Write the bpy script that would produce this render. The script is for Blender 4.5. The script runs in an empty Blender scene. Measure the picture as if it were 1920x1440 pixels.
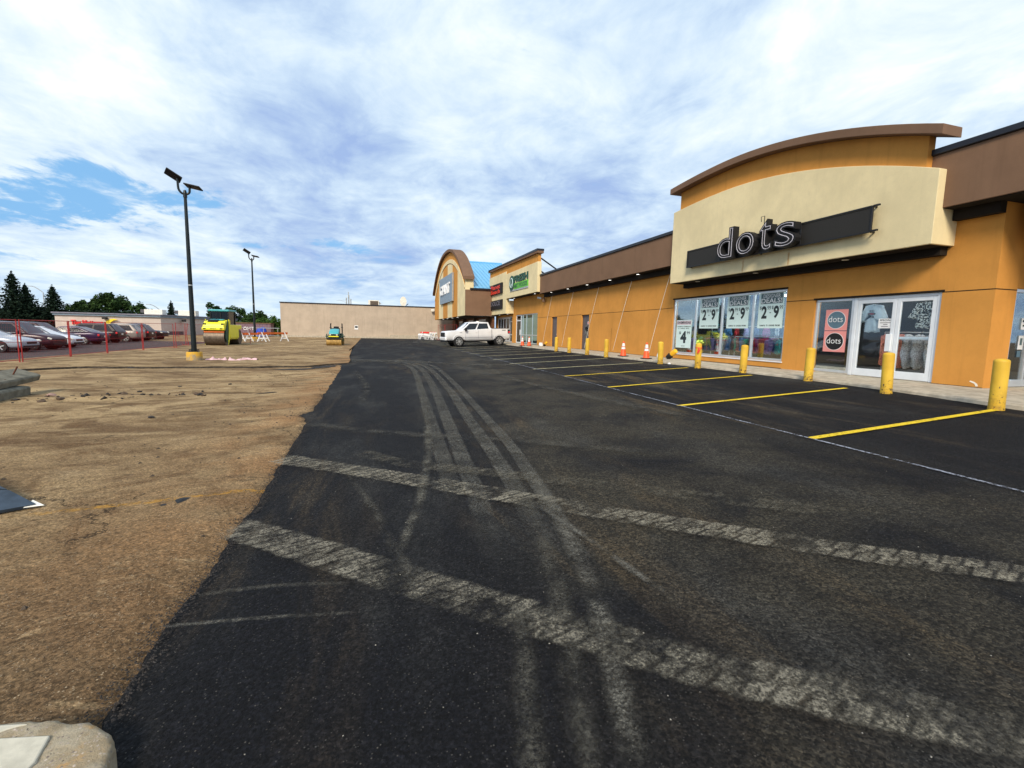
EXPOSURE = 0.82
import bpy, bmesh, math, random
from mathutils import Vector, Matrix, Euler, noise
random.seed(7)
R = math.radians
sc = bpy.context.scene
col = sc.collection
rnd = random.random
def uni(a, b): return a + (b - a) * random.random()

# ------------------------------------------------------------------ materials
class NT:
    def __init__(s, nt): s.nt = nt
    def n(s, typ, inp=None, **props):
        nd = s.nt.nodes.new('ShaderNode' + typ)
        for k, v in props.items(): setattr(nd, k, v)
        for k, v in (inp or {}).items():
            sock = nd.inputs[k]
            if isinstance(v, bpy.types.NodeSocket): s.nt.links.new(v, sock)
            else:
                if isinstance(v, (tuple, list)) and len(v) == 3 and sock.type == 'RGBA': v = (*v, 1)
                sock.default_value = v
        return nd
    def math(s, op, a, b=0.0, c=0.0, clamp=False):
        nd = s.nt.nodes.new('ShaderNodeMath'); nd.operation = op; nd.use_clamp = clamp
        for i, v in enumerate((a, b, c)):
            if isinstance(v, bpy.types.NodeSocket): s.nt.links.new(v, nd.inputs[i])
            else: nd.inputs[i].default_value = v
        return nd.outputs[0]
    def ramp(s, fac, stops, interp='LINEAR'):
        nd = s.nt.nodes.new('ShaderNodeValToRGB'); cr = nd.color_ramp; cr.interpolation = interp
        while len(cr.elements) < len(stops): cr.elements.new(0.5)
        for e, (p, c) in zip(cr.elements, stops):
            e.position = p; e.color = (*c, 1) if len(c) == 3 else c
        s.nt.links.new(fac, nd.inputs[0]); return nd.outputs[0]
    def mapr(s, v, a, b, c=0.0, d=1.0, smooth=True):
        nd = s.nt.nodes.new('ShaderNodeMapRange'); nd.interpolation_type = 'SMOOTHSTEP' if smooth else 'LINEAR'
        s.nt.links.new(v, nd.inputs[0])
        for i, x in enumerate((a, b, c, d)): nd.inputs[i + 1].default_value = x
        return nd.outputs[0]
    def mix(s, f, a, b, mode='MIX'):
        nd = s.nt.nodes.new('ShaderNodeMix'); nd.data_type = 'RGBA'; nd.blend_type = mode
        for i, v in ((0, f), (6, a), (7, b)):
            if isinstance(v, bpy.types.NodeSocket): s.nt.links.new(v, nd.inputs[i])
            else: nd.inputs[i].default_value = (*v, 1) if isinstance(v, (tuple, list)) and len(v) == 3 else v
        return nd.outputs[2]
    def noise(s, vec, scale, detail=4, rough=.55, dist=0.0, out=0):
        nd = s.n('TexNoise', {'Scale': scale, 'Detail': detail, 'Roughness': rough, 'Distortion': dist})
        if vec is not None: s.nt.links.new(vec, nd.inputs['Vector'])
        return nd.outputs[out]
    def obj(s): return s.n('TexCoord').outputs['Object']
    def map(s, vec, scale=(1, 1, 1), rot=(0, 0, 0), loc=(0, 0, 0)):
        return s.n('Mapping', {'Vector': vec, 'Scale': scale, 'Rotation': rot, 'Location': loc}).outputs[0]
    def bump(s, h, strength=.3, dist=.01):
        return s.n('Bump', {'Height': h, 'Strength': strength, 'Distance': dist}).outputs[0]

MATS = {}
def newmat(name):
    m = bpy.data.materials.new(name); m.use_nodes = True
    nt = m.node_tree; nt.nodes.clear(); MATS[name] = m
    return m, NT(nt)
def fin(t, shader):
    o = t.nt.nodes.new('ShaderNodeOutputMaterial'); t.nt.links.new(shader, o.inputs[0])
def simple(name, c, rough=.6, metal=0.0, var=.12, vscale=3.0, bump=0.0, bscale=60.0, spec=.4, coat=0.0, emit=None):
    m, t = newmat(name)
    o = t.obj()
    nz = t.noise(o, vscale, 5, .6)
    f = t.mapr(nz, .3, .7)
    c0 = tuple(x * (1 - var) for x in c); c1 = tuple(min(1, x * (1 + var)) for x in c)
    inp = {'Base Color': t.mix(f, c0, c1), 'Roughness': rough, 'Metallic': metal, 'Specular IOR Level': spec, 'Coat Weight': coat}
    if bump: inp['Normal'] = t.bump(t.noise(o, bscale, 3, .6), bump, .004)
    if emit: inp['Emission Color'] = (*emit[0], 1); inp['Emission Strength'] = emit[1]
    fin(t, t.n('BsdfPrincipled', inp).outputs[0]); return m
def plaster(name, c, streak=.06, drips=()):
    m, t = newmat(name)
    o = t.obj()
    big = t.noise(o, .7, 6, .65); st = t.noise(t.map(o, (2.2, 2.2, .12)), 2.0, 5, .65); fine = t.noise(o, 75, 4, .7); mot = t.noise(o, 5, 5, .7)
    c1 = t.mix(t.mapr(big, .3, .7), tuple(x * .88 for x in c), tuple(min(1, x * 1.07) for x in c))
    c1 = t.mix(t.math('MULTIPLY', t.mapr(mot, .5, .72), .16), c1, tuple(x * .70 for x in c))
    c2 = t.mix(t.math('MULTIPLY', t.mapr(st, .52, .78), streak * 6), c1, tuple(x * .62 for x in c))
    c3 = t.mix(t.math('MULTIPLY', t.mapr(fine, .35, .65), .22), c2, tuple(x * .74 for x in c))
    if drips:
        s = t.n('SeparateXYZ', {0: o}).outputs; wig = t.math('MULTIPLY', t.math('SUBTRACT', t.noise(t.map(o, (1, 1, 3)), 3, 3), .5), .06)
        for y0, wd, z0, z1, a in drips:
            e = t.math('ABSOLUTE', t.math('SUBTRACT', t.math('ADD', s[1], wig), y0))
            k = t.math('MULTIPLY', t.mapr(e, wd, 0.0), t.math('MULTIPLY', t.mapr(s[2], z0 - .05, z0 + .08), t.mapr(s[2], z1 + .02, z1 - .1)))
            c3 = t.mix(t.math('MULTIPLY', k, a), c3, (.50, .23, .06))
    fin(t, t.n('BsdfPrincipled', {'Base Color': c3, 'Roughness': .92, 'Specular IOR Level': .15,
        'Normal': t.bump(t.math('ADD', t.noise(o, 120, 4, .7), t.math('MULTIPLY', mot, .6)), .45, .008)}).outputs[0])
    return m
def glassmat(name, tint=(.78, .86, .88), gain=1.0, base=0.0, gcol=(.92, .97, 1)):
    m, t = newmat(name)
    f = t.math('ADD', t.math('MULTIPLY', t.n('Fresnel', {'IOR': 1.5}).outputs[0], gain), base, clamp=True)
    g = t.n('BsdfGlossy', {'Color': gcol, 'Roughness': .02}).outputs[0]
    tr = t.n('BsdfTransparent', {'Color': tint}).outputs[0]
    fin(t, t.n('MixShader', {0: f, 1: tr, 2: g}).outputs[0]); return m

# ------------------------------------------------------------------ mesh helper
class MB:
    def __init__(s): s.v = []; s.f = []; s.uv = None
    def add(s, vs, fs):
        o = len(s.v); s.v += [tuple(v) for v in vs]; s.f += [tuple(i + o for i in f) for f in fs]; return s
    def box(s, x0, y0, z0, x1, y1, z1):
        x0, x1 = min(x0, x1), max(x0, x1); y0, y1 = min(y0, y1), max(y0, y1); z0, z1 = min(z0, z1), max(z0, z1)
        return s.add([(x0, y0, z0), (x1, y0, z0), (x1, y1, z0), (x0, y1, z0), (x0, y0, z1), (x1, y0, z1), (x1, y1, z1), (x0, y1, z1)],
            [(3, 2, 1, 0), (4, 5, 6, 7), (0, 1, 5, 4), (1, 2, 6, 5), (2, 3, 7, 6), (3, 0, 4, 7)])
    def obox(s, c, size, rot=(0, 0, 0)):
        m = Euler(rot).to_matrix(); c = Vector(c); q = MB().box(-size[0] / 2, -size[1] / 2, -size[2] / 2, size[0] / 2, size[1] / 2, size[2] / 2)
        return s.add([m @ Vector(v) + c for v in q.v], q.f)
    def prism(s, poly, axis, a, b):
        # poly: CCW list of 2d points, axis 'x': (y,z), 'y': (x,z), 'z': (x,y)
        def p3(p, t):
            return {'x': (t, p[0], p[1]), 'y': (p[0], t, p[1]), 'z': (p[0], p[1], t)}[axis]
        n = len(poly); vs = [p3(p, a) for p in poly] + [p3(p, b) for p in poly]
        fs = [tuple(range(n - 1, -1, -1)), tuple(range(n, 2 * n))] + [(i, (i + 1) % n, n + (i + 1) % n, n + i) for i in range(n)]
        if axis == 'y': fs = [tuple(reversed(f)) for f in fs]
        return s.add(vs, fs)
    def tube(s, pts, r, n=8, cap=True):
        pts = [Vector(p) for p in pts]; rs = r if isinstance(r, (list, tuple)) else [r] * len(pts)
        vs = []; fs = []; up = None
        for i, p in enumerate(pts):
            d = (pts[min(i + 1, len(pts) - 1)] - pts[max(i - 1, 0)]).normalized()
            if up is None: up = Vector((0, 0, 1)) if abs(d.z) < .9 else Vector((1, 0, 0))
            u = (up - d * up.dot(d)).normalized(); w = d.cross(u); up = u
            for k in range(n):
                a = 2 * math.pi * k / n; vs.append(p + (u * math.cos(a) + w * math.sin(a)) * rs[i])
        for i in range(len(pts) - 1):
            for k in range(n):
                fs.append((i * n + k, i * n + (k + 1) % n, (i + 1) * n + (k + 1) % n, (i + 1) * n + k))
        if cap: fs += [tuple(range(n - 1, -1, -1)), tuple(range((len(pts) - 1) * n, len(pts) * n))]
        return s.add(vs, fs)
    def lathe(s, prof, n=16, c=(0, 0, 0), axis='z'):
        # prof: list of (r, h)
        vs = []; fs = []
        for r, h in prof:
            for k in range(n):
                a = 2 * math.pi * k / n; x, y = r * math.cos(a), r * math.sin(a)
                p = {'z': (x, y, h), 'y': (x, h, y), 'x': (h, x, y)}[axis]
                vs.append((p[0] + c[0], p[1] + c[1], p[2] + c[2]))
        for i in range(len(prof) - 1):
            for k in range(n):
                f = (i * n + k, i * n + (k + 1) % n, (i + 1) * n + (k + 1) % n, (i + 1) * n + k)
                fs.append(f if axis != 'y' else f[::-1])
        e = [tuple(range(n - 1, -1, -1)), tuple(range((len(prof) - 1) * n, len(prof) * n))]
        fs += e if axis != 'y' else [q[::-1] for q in e]
        return s.add(vs, fs)
    def quad(s, a, b, c, d): return s.add([a, b, c, d], [(0, 1, 2, 3)])
    def xf(s, m):
        s.v = [tuple(m @ Vector(v)) for v in s.v]; return s

def wloc(o):
    p = Vector((0, 0, 0))
    while o is not None: p += o.location; o = o.parent
    return p
def obj(name, mb, mat, parent=None, smooth=False, bevel=0.0, world=True, seg=2, subd=0, loc=None, rot=None, angle=40):
    me = bpy.data.meshes.new(name)
    base = Vector((0, 0, 0))
    if world and parent is not None: base = wloc(parent)
    if isinstance(mb, MB):
        me.from_pydata([tuple(Vector(v) - base) for v in mb.v], [], mb.f)
        if mb.uv:
            ul = me.uv_layers.new(name='UVMap')
            for l in me.loops: ul.data[l.index].uv = mb.uv[l.vertex_index]
            u2 = me.uv_layers.new(name='T')
            for l in me.loops: u2.data[l.index].uv = mb.uv2[l.vertex_index]
    else: me = mb
    me.update()
    for m in (mat if isinstance(mat, (list, tuple)) else [mat]): me.materials.append(MATS[m] if isinstance(m, str) else m)
    o = bpy.data.objects.new(name, me); col.objects.link(o)
    if parent is not None: o.parent = parent
    if loc: o.location = loc
    if rot: o.rotation_euler = rot
    if smooth:
        for p in me.polygons: p.use_smooth = True
        if angle < 180:
            try: me.set_sharp_from_angle(angle=R(angle))
            except Exception: pass
    if bevel:
        b = o.modifiers.new('bevel', 'BEVEL'); b.width = bevel; b.segments = seg; b.limit_method = 'ANGLE'; b.angle_limit = R(35)
    if subd:
        b = o.modifiers.new('sub', 'SUBSURF'); b.levels = subd; b.render_levels = subd
    return o
def tag(o, label=None, cat=None, group=None, kind=None):
    if label: o['label'] = label
    if cat: o['category'] = cat
    if group: o['group'] = group
    if kind: o['kind'] = kind
    return o
def thing(name, label, cat, loc=(0, 0, 0), rotz=0.0, group=None):
    o = bpy.data.objects.new(name, None); col.objects.link(o)
    o.location = loc; o.rotation_euler = (0, 0, rotz); o.empty_display_size = .2
    return tag(o, label, cat, group)
def dup(o, parent=None):
    c = o.copy(); col.objects.link(c); c.parent = parent
    for ch in list(o.children): dup(ch, c)
    return c
def place(o, loc, rz=0.0, label=None):
    o.location = loc; o.rotation_euler = (0, 0, rz)
    if label: o['label'] = label
    return o
def textmesh(s, ext=0.0, offset=0.0, bevel=0.0, fill='BOTH', shear=0.0, space=1.0, res=4):
    cu = bpy.data.curves.new('txt', 'FONT'); cu.body = s; cu.size = 1; cu.extrude = ext; cu.offset = offset
    cu.fill_mode = fill; cu.bevel_depth = bevel; cu.bevel_resolution = 1; cu.shear = shear; cu.space_character = space; cu.resolution_u = res
    o = bpy.data.objects.new('txt', cu); col.objects.link(o)
    dg = bpy.context.evaluated_depsgraph_get(); dg.update()
    me = bpy.data.meshes.new_from_object(o.evaluated_get(dg))
    vs = [v.co.copy() for v in me.vertices]; fs = [tuple(p.vertices) for p in me.polygons]
    bpy.data.objects.remove(o); bpy.data.curves.remove(cu); bpy.data.meshes.remove(me)
    return vs, fs
def text_on(mb, s, left, right, z0, z1, plane, depth=.006, axis='x', box=None, ext=0.0, **kw):
    """lettering fitted to a box on a wall. axis 'x': wall x=plane facing -X, left/right are y values;
    axis 'y': wall y=plane facing -Y, left/right are x values"""
    vs, fs = textmesh(s, ext=1.0 if ext else 0.0, **kw)
    bx = box or (min(v.x for v in vs), max(v.x for v in vs), min(v.y for v in vs), max(v.y for v in vs))
    out = []
    for v in vs:
        u = (v.x - bx[0]) / (bx[1] - bx[0]); w = (v.y - bx[2]) / (bx[3] - bx[2])
        a = left + (right - left) * u; z = z0 + (z1 - z0) * w
        d = plane - depth - v.z * (ext if ext else 1)
        out.append((d, a, z) if axis == 'x' else (a, d, z))
    if axis != 'x' : pass
    mb.add(out, fs); return bx

def sstep(a, b, x):
    t = max(0, min(1, (x - a) / (b - a))); return t * t * (3 - 2 * t)
def gz(x, y):
    b = min(.04 * x, .44) if x > -3 else -.12
    t = sstep(50, 76, y)
    return b * (1 - t) + .15 * t
def fbm(x, y, z=0.0, o=3): return noise.fractal(Vector((x, y, z)), 1.0, 2.0, o)

# ------------------------------------------------------------------ camera
cam = bpy.data.cameras.new('camera'); co = bpy.data.objects.new('camera', cam); col.objects.link(co)
yaw, pit, rol = R(16.89), R(6.47), R(-1.15)
fw = Vector((math.sin(yaw) * math.cos(pit), math.cos(yaw) * math.cos(pit), -math.sin(pit)))
rt = Vector((math.cos(yaw), -math.sin(yaw), 0)); dn = fw.cross(rt)
r2 = rt * math.cos(rol) + dn * math.sin(rol); d2 = -rt * math.sin(rol) + dn * math.cos(rol)
co.matrix_world = Matrix(((r2.x, -d2.x, -fw.x, 0), (r2.y, -d2.y, -fw.y, 0), (r2.z, -d2.z, -fw.z, 1.57), (0, 0, 0, 1)))
cam.sensor_width = 36; cam.lens = 36 * 860 / 1920; cam.clip_start = .05; cam.clip_end = 3000
sc.camera = co

# ------------------------------------------------------------------ light
SUNDIR = Vector((-.40, -.68, .60)).normalized()
w = bpy.data.worlds.new('World'); sc.world = w; w.use_nodes = True
t = NT(w.node_tree); w.node_tree.nodes.clear()
sky = t.n('TexSky', sky_type='NISHITA'); sky.sun_disc = False
sky.sun_elevation = math.asin(SUNDIR.z); sky.sun_rotation = math.atan2(SUNDIR.x, SUNDIR.y)
d = t.n('VectorMath', {0: t.n('TexCoord').outputs['Generated']}, operation='NORMALIZE').outputs[0]
sp = t.n('SeparateXYZ', {0: d}).outputs
den = t.math('ADD', t.math('MAXIMUM', sp[2], 0.0), .13)
px = t.math('DIVIDE', sp[0], den); py = t.math('DIVIDE', sp[1], den)
P = t.n('CombineXYZ', {0: px, 1: py, 2: 0.37}).outputs[0]
P2 = t.map(P, (1, .7, 1), (0, 0, R(28)), (.4, 2.2, 0)); P3 = t.map(P, (1, .85, 1), (0, 0, R(-20)), (7, 1.2, 3))
n1 = t.noise(P2, 1.0, 9, .57, .4)
n2 = t.noise(P3, 2.6, 9, .62, .45)
n3 = t.noise(t.map(P, (1, .5, 1), (0, 0, R(-15)), (3, 7, 1)), .55, 3, .5)
n4 = t.noise(t.map(P, (1, .7, 1), (0, 0, R(40)), (1, 2, 5)), 7.0, 7, .62, .7)
cl = t.math('ADD', t.math('ADD', t.math('MULTIPLY', n1, .56), t.math('MULTIPLY', n4, .11)), t.math('ADD', t.math('MULTIPLY', n2, .42), t.math('MULTIPLY', n3, .13)))
def toward(v, c0, c1):
    dt = t.n('VectorMath', {0: d, 1: Vector(v).normalized()}, operation='DOT_PRODUCT').outputs['Value']
    return t.mapr(dt, c0, c1)
for v, c0, amt in (((.54, .73, .42), .80, .035), ((.26, .84, .48), .95, .03), ((.17, .94, .285), .985, .04), ((-.154, .98, .10), .97, .11), ((-.45, .85, .10), .96, .05), ((.8, .45, .4), .85, .03), ((-.45, .80, .40), .9, .035), ((-.1, .8, .58), .9, .03),
                   ((-.22, .95, .20), .975, -.085), ((-.09, .956, .26), .975, -.055), ((.31, .9, .25), .975, -.02), ((.5, .84, .21), .975, -.045)):
    cl = t.math('ADD', cl, t.math('MULTIPLY', toward(v, c0, 1.0), amt))
cc = t.ramp(cl, [(.50, (3.3, 4.6, 7.4)), (.57, (4.4, 5.8, 8.0)), (.63, (5.7, 7.1, 8.7)), (.685, (6.9, 8.1, 9.1)), (.74, (8.0, 8.9, 9.5)), (.82, (10.0, 10.1, 10.2))])
# open blue patches where the cover thins
cov = t.math('ADD', n1, t.math('MULTIPLY', n2, .45))
az = t.math('ARCTAN2', sp[0], sp[1]); el = t.math('ARCSINE', sp[2])
wz = t.math('ADD', t.math('MULTIPLY', t.math('SUBTRACT', n2, .5), 2.6), t.math('MULTIPLY', t.math('SUBTRACT', n4, .5), 1.6))
for a0, e0, ra, re, tilt, amt in ((-24.5, 11.4, 8.5, 2.3, .10, .38), (-3.5, 9.4, 3.5, .6, -.05, .22), (54.5, 24.6, 1.6, .7, .3, .26), (-31, 5.4, 5, .5, .0, .2), (17.5, 29.8, 1.2, 1.4, .0, .24), (-15, 8.2, 5, .5, .1, .22)):
    da = t.math('DIVIDE', t.math('SUBTRACT', az, R(a0)), R(ra)); de = t.math('DIVIDE', t.math('SUBTRACT', t.math('SUBTRACT', el, R(e0)), t.math('MULTIPLY', t.math('SUBTRACT', az, R(a0)), tilt)), R(re))
    q = t.math('SQRT', t.math('ADD', t.math('MULTIPLY', da, da), t.math('MULTIPLY', de, de)))
    cov = t.math('SUBTRACT', cov, t.math('MULTIPLY', t.mapr(t.math('ADD', q, wz), 1.7, .15), amt))
cm = t.mapr(cov, .38, .60)
hs = t.n('HueSaturation', {'Saturation': 1.15, 'Value': 1.1, 'Color': sky.outputs[0]}).outputs[0]
blue = t.mix(.9, hs, (2.3, 4.9, 8.2))
cfin = t.mix(cm, blue, cc)
hz = t.mapr(sp[2], .0, .10, .5, 0.0)
cfin = t.mix(hz, cfin, (5.6, 7.5, 9.2))
bg = t.n('Background', {'Color': cfin, 'Strength': .064})
wo = t.n('OutputWorld', {0: bg.outputs[0]})
sl = bpy.data.lights.new('sun', 'SUN'); sl.energy = 2.3; sl.angle = R(16); sl.color = (1, .88, .71)
so = bpy.data.objects.new('sun', sl); col.objects.link(so)
so.rotation_euler = SUNDIR.to_track_quat('Z', 'Y').to_euler(); so.location = (0, -10, 30)
sc.view_settings.view_transform = 'Standard'; sc.view_settings.look = 'None'
sc.view_settings.exposure = EXPOSURE; sc.view_settings.gamma = 1
sc.cycles.use_denoising = True
sc.cycles.max_bounces = 6; sc.cycles.transparent_max_bounces = 16

# ------------------------------------------------------------------ plain materials
ORANGE = plaster('orange_plaster', (.62, .285, .064))
plaster('cream_plaster', (.80, .68, .41)); plaster('cream_stained', (.80, .68, .41), .03, ((1.0, .06, 3.28, 3.74, .55), (-.85, .05, 3.28, 3.72, .75), (-3.3, .02, 4.30, 4.42, .8), (-.5, .015, 3.45, 3.6, .5))); plaster('brown_plaster', (.215, .128, .080)); plaster('cap_brown', (.19, .115, .075))
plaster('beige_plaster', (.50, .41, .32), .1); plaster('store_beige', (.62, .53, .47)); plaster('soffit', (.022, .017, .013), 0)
simple('cap_black', (.012, .014, .022), .45); simple('cap_grey', (.2, .2, .25), .5)
simple('alu', (.62, .65, .68), .35, .6, .05); simple('alu_white', (.72, .76, .80), .4, .1, .05)
simple('door_grey', (.085, .08, .09), .5); simple('black_metal', (.012, .012, .014), .4, .2); simple('mesh_panel', (.028, .025, .021), .6, .3, .2, 40)
simple('pole_dark', (.008, .014, .016), .45, .2, .3, 2); simple('rubber', (.015, .015, .016), .85)
simple('conc', (.42, .37, .29), .95, 0, .22, 5, .5, 70, .15); simple('conc_grey', (.17, .16, .125), .95, 0, .25, 6, .5, 60, .15)
simple('rust', (.10, .03, .015), .9); simple('white_paint', (.8, .8, .8), .5); simple('neon', (.50, .48, .53), .3)
simple('poster', (.62, .78, .76), .5, 0, .02); simple('poster_pink_pale', (.66, .55, .6), .5); simple('poster_teal', (.075, .13, .14), .5, 0, .05); simple('ink', (.02, .03, .035), .6)
simple('poster_pink', (.72, .27, .25), .5, 0, .03); simple('poster_blue', (.09, .16, .21), .5); simple('ink_white', (.78, .8, .8), .5)
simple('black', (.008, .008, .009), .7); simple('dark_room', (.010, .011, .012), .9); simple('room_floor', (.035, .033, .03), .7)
simple('cone_orange', (.85, .10, .02), .5, 0, .1); simple('red_paint', (.36, .026, .024), .5, 0, .15); simple('barricade_orange', (.75, .16, .03), .6)
simple('rty', (.84, .78, .03), .35, 0, .05); simple('roller_yellow', (.78, .78, .03), .35, 0, .08); simple('turquoise', (.06, .36, .40), .35, 0, .08)
simple('dark_green', (.012, .07, .05), .5); simple('steel_brown', (.13, .10, .075), .5, .5, .3, 6); simple('ochre', (.36, .22, .06), .6, .2, .3, 6)
simple('blue_roof', (.16, .45, .72), .4, .1, .06); simple('sign_grey', (.20, .27, .34), .5); simple('brick', (.16, .065, .03), .9, 0, .4, 8)
simple('fm_dark', (.008, .07, .045), .5); simple('fm_lime', (.12, .50, .03), .5); simple('sign_red', (.85, .06, .03), .5); simple('logo_red', (.75, .03, .03), .5)
simple('logo_yellow', (.85, .65, .02), .5); simple('pink_cloth', (.74, .46, .47), .9); simple('slate_plastic', (.03, .045, .065), .45, 0, .3, 8)
simple('tan_brown', (.10, .065, .04), .8); simple('purple_wall', (.22, .14, .17), .8, 0, .15); simple('blue_tarp', (.02, .06, .42), .6)
simple('galv', (.45, .47, .47), .45, .5); simple('lamp_lit', (.9, .9, .85), .5, emit=((1, .97, .9), 1.6)); simple('strip_lit', (.9, .9, .9), .5, emit=((.97, 1, 1), 24.0))
simple('asph_chunk0', (.022, .018, .016), .95, 0, .5, 9, .6, 60); simple('asph_cut', (.045, .034, .024), .95, 0, .5, 9, .6, 60); simple('leaf_bright', (.7, .9, .2), .7); simple('offwhite', (.78, .75, .66), .7)
glassmat('glass', (.92, .97, .98), .6); glassmat('glass_teal', (.25, .42, .45), 1.2, .5, (.50, .78, .84)); glassmat('glass_dark', (.94, .97, .98), .55); glassmat('glass_black', (.10, .12, .13), .8)
simple('car_glass', (.010, .013, .016), .06, 0, .1, 2, spec=.55)
def paint(name, c, rough=.28): return simple(name, c, rough, .15, .04, 2, spec=.35, coat=.0)
# scuffed yellow paint of the bollards
m, t = newmat('bollard_yellow'); o = t.obj(); rv = t.n('ObjectInfo').outputs['Random']
ov = t.n('VectorMath', {0: o, 1: t.n('CombineXYZ', {0: t.math('MULTIPLY', rv, 40), 1: t.math('MULTIPLY', rv, 17), 2: 0}).outputs[0]}, operation='ADD').outputs[0]
zz_ = t.n('SeparateXYZ', {0: o}).outputs[2]
lowk = t.mapr(zz_, .02, .45, .13, 0.0)
chip = t.mapr(t.math('ADD', t.noise(ov, 15, 6, .7), lowk), .665, .70)
dirt = t.math('MULTIPLY', t.mapr(t.noise(ov, 6, 5, .7), .40, .62), t.mapr(zz_, .0, .5, .8, .12))
c = t.mix(t.mapr(t.noise(ov, 3, 4), .3, .7), (.60, .36, .030), (.78, .50, .05)); c = t.mix(dirt, c, (.34, .19, .03)); c = t.mix(chip, c, (.07, .045, .03))
fin(t, t.n('BsdfPrincipled', {'Base Color': c, 'Roughness': t.mapr(t.noise(ov, 8, 4), .3, .7, .4, .65), 'Specular IOR Level': .35, 'Normal': t.bump(t.noise(ov, 24, 4, .6), .3, .006)}).outputs[0])
# cow print
m, t = newmat('spotted_cloth'); o = t.obj()
f = t.mapr(t.noise(o, 26, 2, .5, .4), .49, .53)
fin(t, t.n('BsdfPrincipled', {'Base Color': t.mix(f, (.02, .02, .02), (.75, .76, .70)), 'Roughness': .95}).outputs[0])

# ------------------------------------------------------------------ ground materials
def asphalt(name, dark, light, dust=.5):
    m, t = newmat(name); o = t.obj()
    big = t.noise(o, .28, 5, .6); mid = t.noise(o, 2.2, 5, .65); fine = t.noise(o, 45, 5, .75)
    c = t.mix(t.mapr(big, .35, .68), dark, light)
    c = t.mix(t.math('MULTIPLY', t.mapr(mid, .35, .7), .5), c, tuple(x * 1.9 for x in dark))
    c = t.mix(t.mapr(fine, .42, .72), tuple(x * .45 for x in dark), c)
    st = t.noise(t.map(o, (1.5, .30, 1), (0, 0, R(52))), 1.4, 7, .68, .6)
    st2 = t.noise(t.map(o, (.5, .16, 1), (0, 0, R(38))), .9, 4, .6, .3)
    du = t.math('MULTIPLY', t.math('MULTIPLY', t.mapr(st, .47, .72), t.mapr(st2, .42, .62)), dust)
    du = t.math('MULTIPLY', du, t.mapr(fine, .3, .6, .3, 1.0))
    sxa = t.n('SeparateXYZ', {0: o}).outputs
    rt_ = t.math('MULTIPLY', t.mapr(t.math('SUBTRACT', sxa[0], t.math('MULTIPLY', sxa[1], .12)), .2, 1.6), t.mapr(sxa[0], 6.2, 4.6))
    bz_ = t.math('MULTIPLY', t.math('MULTIPLY', rt_, t.mapr(t.noise(o, .8, 5, .65, .5), .3, .62)), t.mapr(fine, .3, .62, .35, 1.0))
    c = t.mix(t.math('MULTIPLY', bz_, .62 if dust > .4 else 0.0), c, (.082, .070, .046))
    c = t.mix(t.math('MULTIPLY', du, t.mapr(sxa[0], -.2, 1.6, .55, 1.0)), c, (.125, .088, .045))
    gd = t.math('MULTIPLY', t.mapr(t.noise(t.map(o, (.6, .22, 1), (0, 0, R(-8))), 1.3, 6, .65), .46, .72), .42)
    c = t.mix(gd, c, (.085, .083, .074))
    g1 = t.n('TexVoronoi', {'Vector': o, 'Scale': 105.0}); s1 = t.n('SeparateColor', {0: g1.outputs['Color']}).outputs
    g2 = t.n('TexVoronoi', {'Vector': o, 'Scale': 46.0}); s2 = t.n('SeparateColor', {0: g2.outputs['Color']}).outputs
    k = t.math('MULTIPLY', t.mapr(s1[0], 0, 1, .30, 1.75, False), t.mapr(s2[0], 0, 1, .55, 1.45, False))
    c = t.mix(1.0, c, t.n('CombineColor', {0: k, 1: k, 2: k}).outputs[0], 'MULTIPLY')
    stone = t.math('MULTIPLY', t.mapr(s1[1], .90, .97), t.mapr(g1.outputs['Distance'], .45, .25))
    c = t.mix(t.math('MULTIPLY', stone, .6), c, t.mix(s1[2], (.075, .07, .065), (.21, .195, .17)))
    h = t.math('ADD', t.math('ADD', t.noise(o, 110, 4, .8), t.math('MULTIPLY', fine, 1.5)), t.math('MULTIPLY', g2.outputs['Distance'], -1.2))
    fin(t, t.n('BsdfPrincipled', {'Base Color': c, 'Roughness': .88, 'Specular IOR Level': .22, 'Normal': t.bump(h, .95, .016)}).outputs[0])
asphalt('asphalt_new', (.0072, .0076, .0112), (.0285, .0278, .0262), .8)
asphalt('asphalt_old', (.115, .082, .080), (.17, .12, .115), .2)

m, t = newmat('dirt'); o = t.obj()
sx = t.n('SeparateXYZ', {0: o}).outputs
big = t.noise(o, .22, 5, .6, .3); pat = t.noise(t.map(o, (.45, .8, 1), (0, 0, R(12)), (2, 9, 0)), .85, 7, .68, 1.1); mid = t.noise(o, 1.1, 7, .66, .5); fine = t.noise(o, 38, 5, .75)
stx = t.noise(t.map(o, (.22, .8, 1), (0, 0, R(9))), 1.3, 8, .68, 1.2)
c = t.mix(t.mapr(big, .32, .68), (.27, .19, .108), (.52, .40, .235))
c = t.mix(t.math('MULTIPLY', t.mapr(pat, .50, .62), .8), c, (.135, .085, .046))
pat2 = t.noise(t.map(o, (.7, 1.0, 1), (0, 0, R(-20)), (8, 3, 0)), .38, 6, .62, .8)
c = t.mix(t.math('MULTIPLY', t.mapr(pat2, .50, .62), .6), c, (.19, .125, .068))
c = t.mix(t.math('MULTIPLY', t.mapr(pat, .46, .33), .5), c, (.56, .45, .29))
c = t.mix(t.math('MULTIPLY', t.mapr(mid, .47, .66), .85), c, (.15, .092, .047))
c = t.mix(t.math('MULTIPLY', t.mapr(stx, .53, .68), .5), c, (.15, .10, .056))
c = t.mix(t.math('MULTIPLY', t.mapr(stx, .47, .34), .5), c, (.50, .39, .235))
ew = t.math('MULTIPLY', t.mapr(sx[0], -3.0, -1.15), t.mapr(t.noise(o, .9, 4), .35, .65))
c = t.mix(t.math('MULTIPLY', ew, .75), c, (.40, .235, .115))
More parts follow.
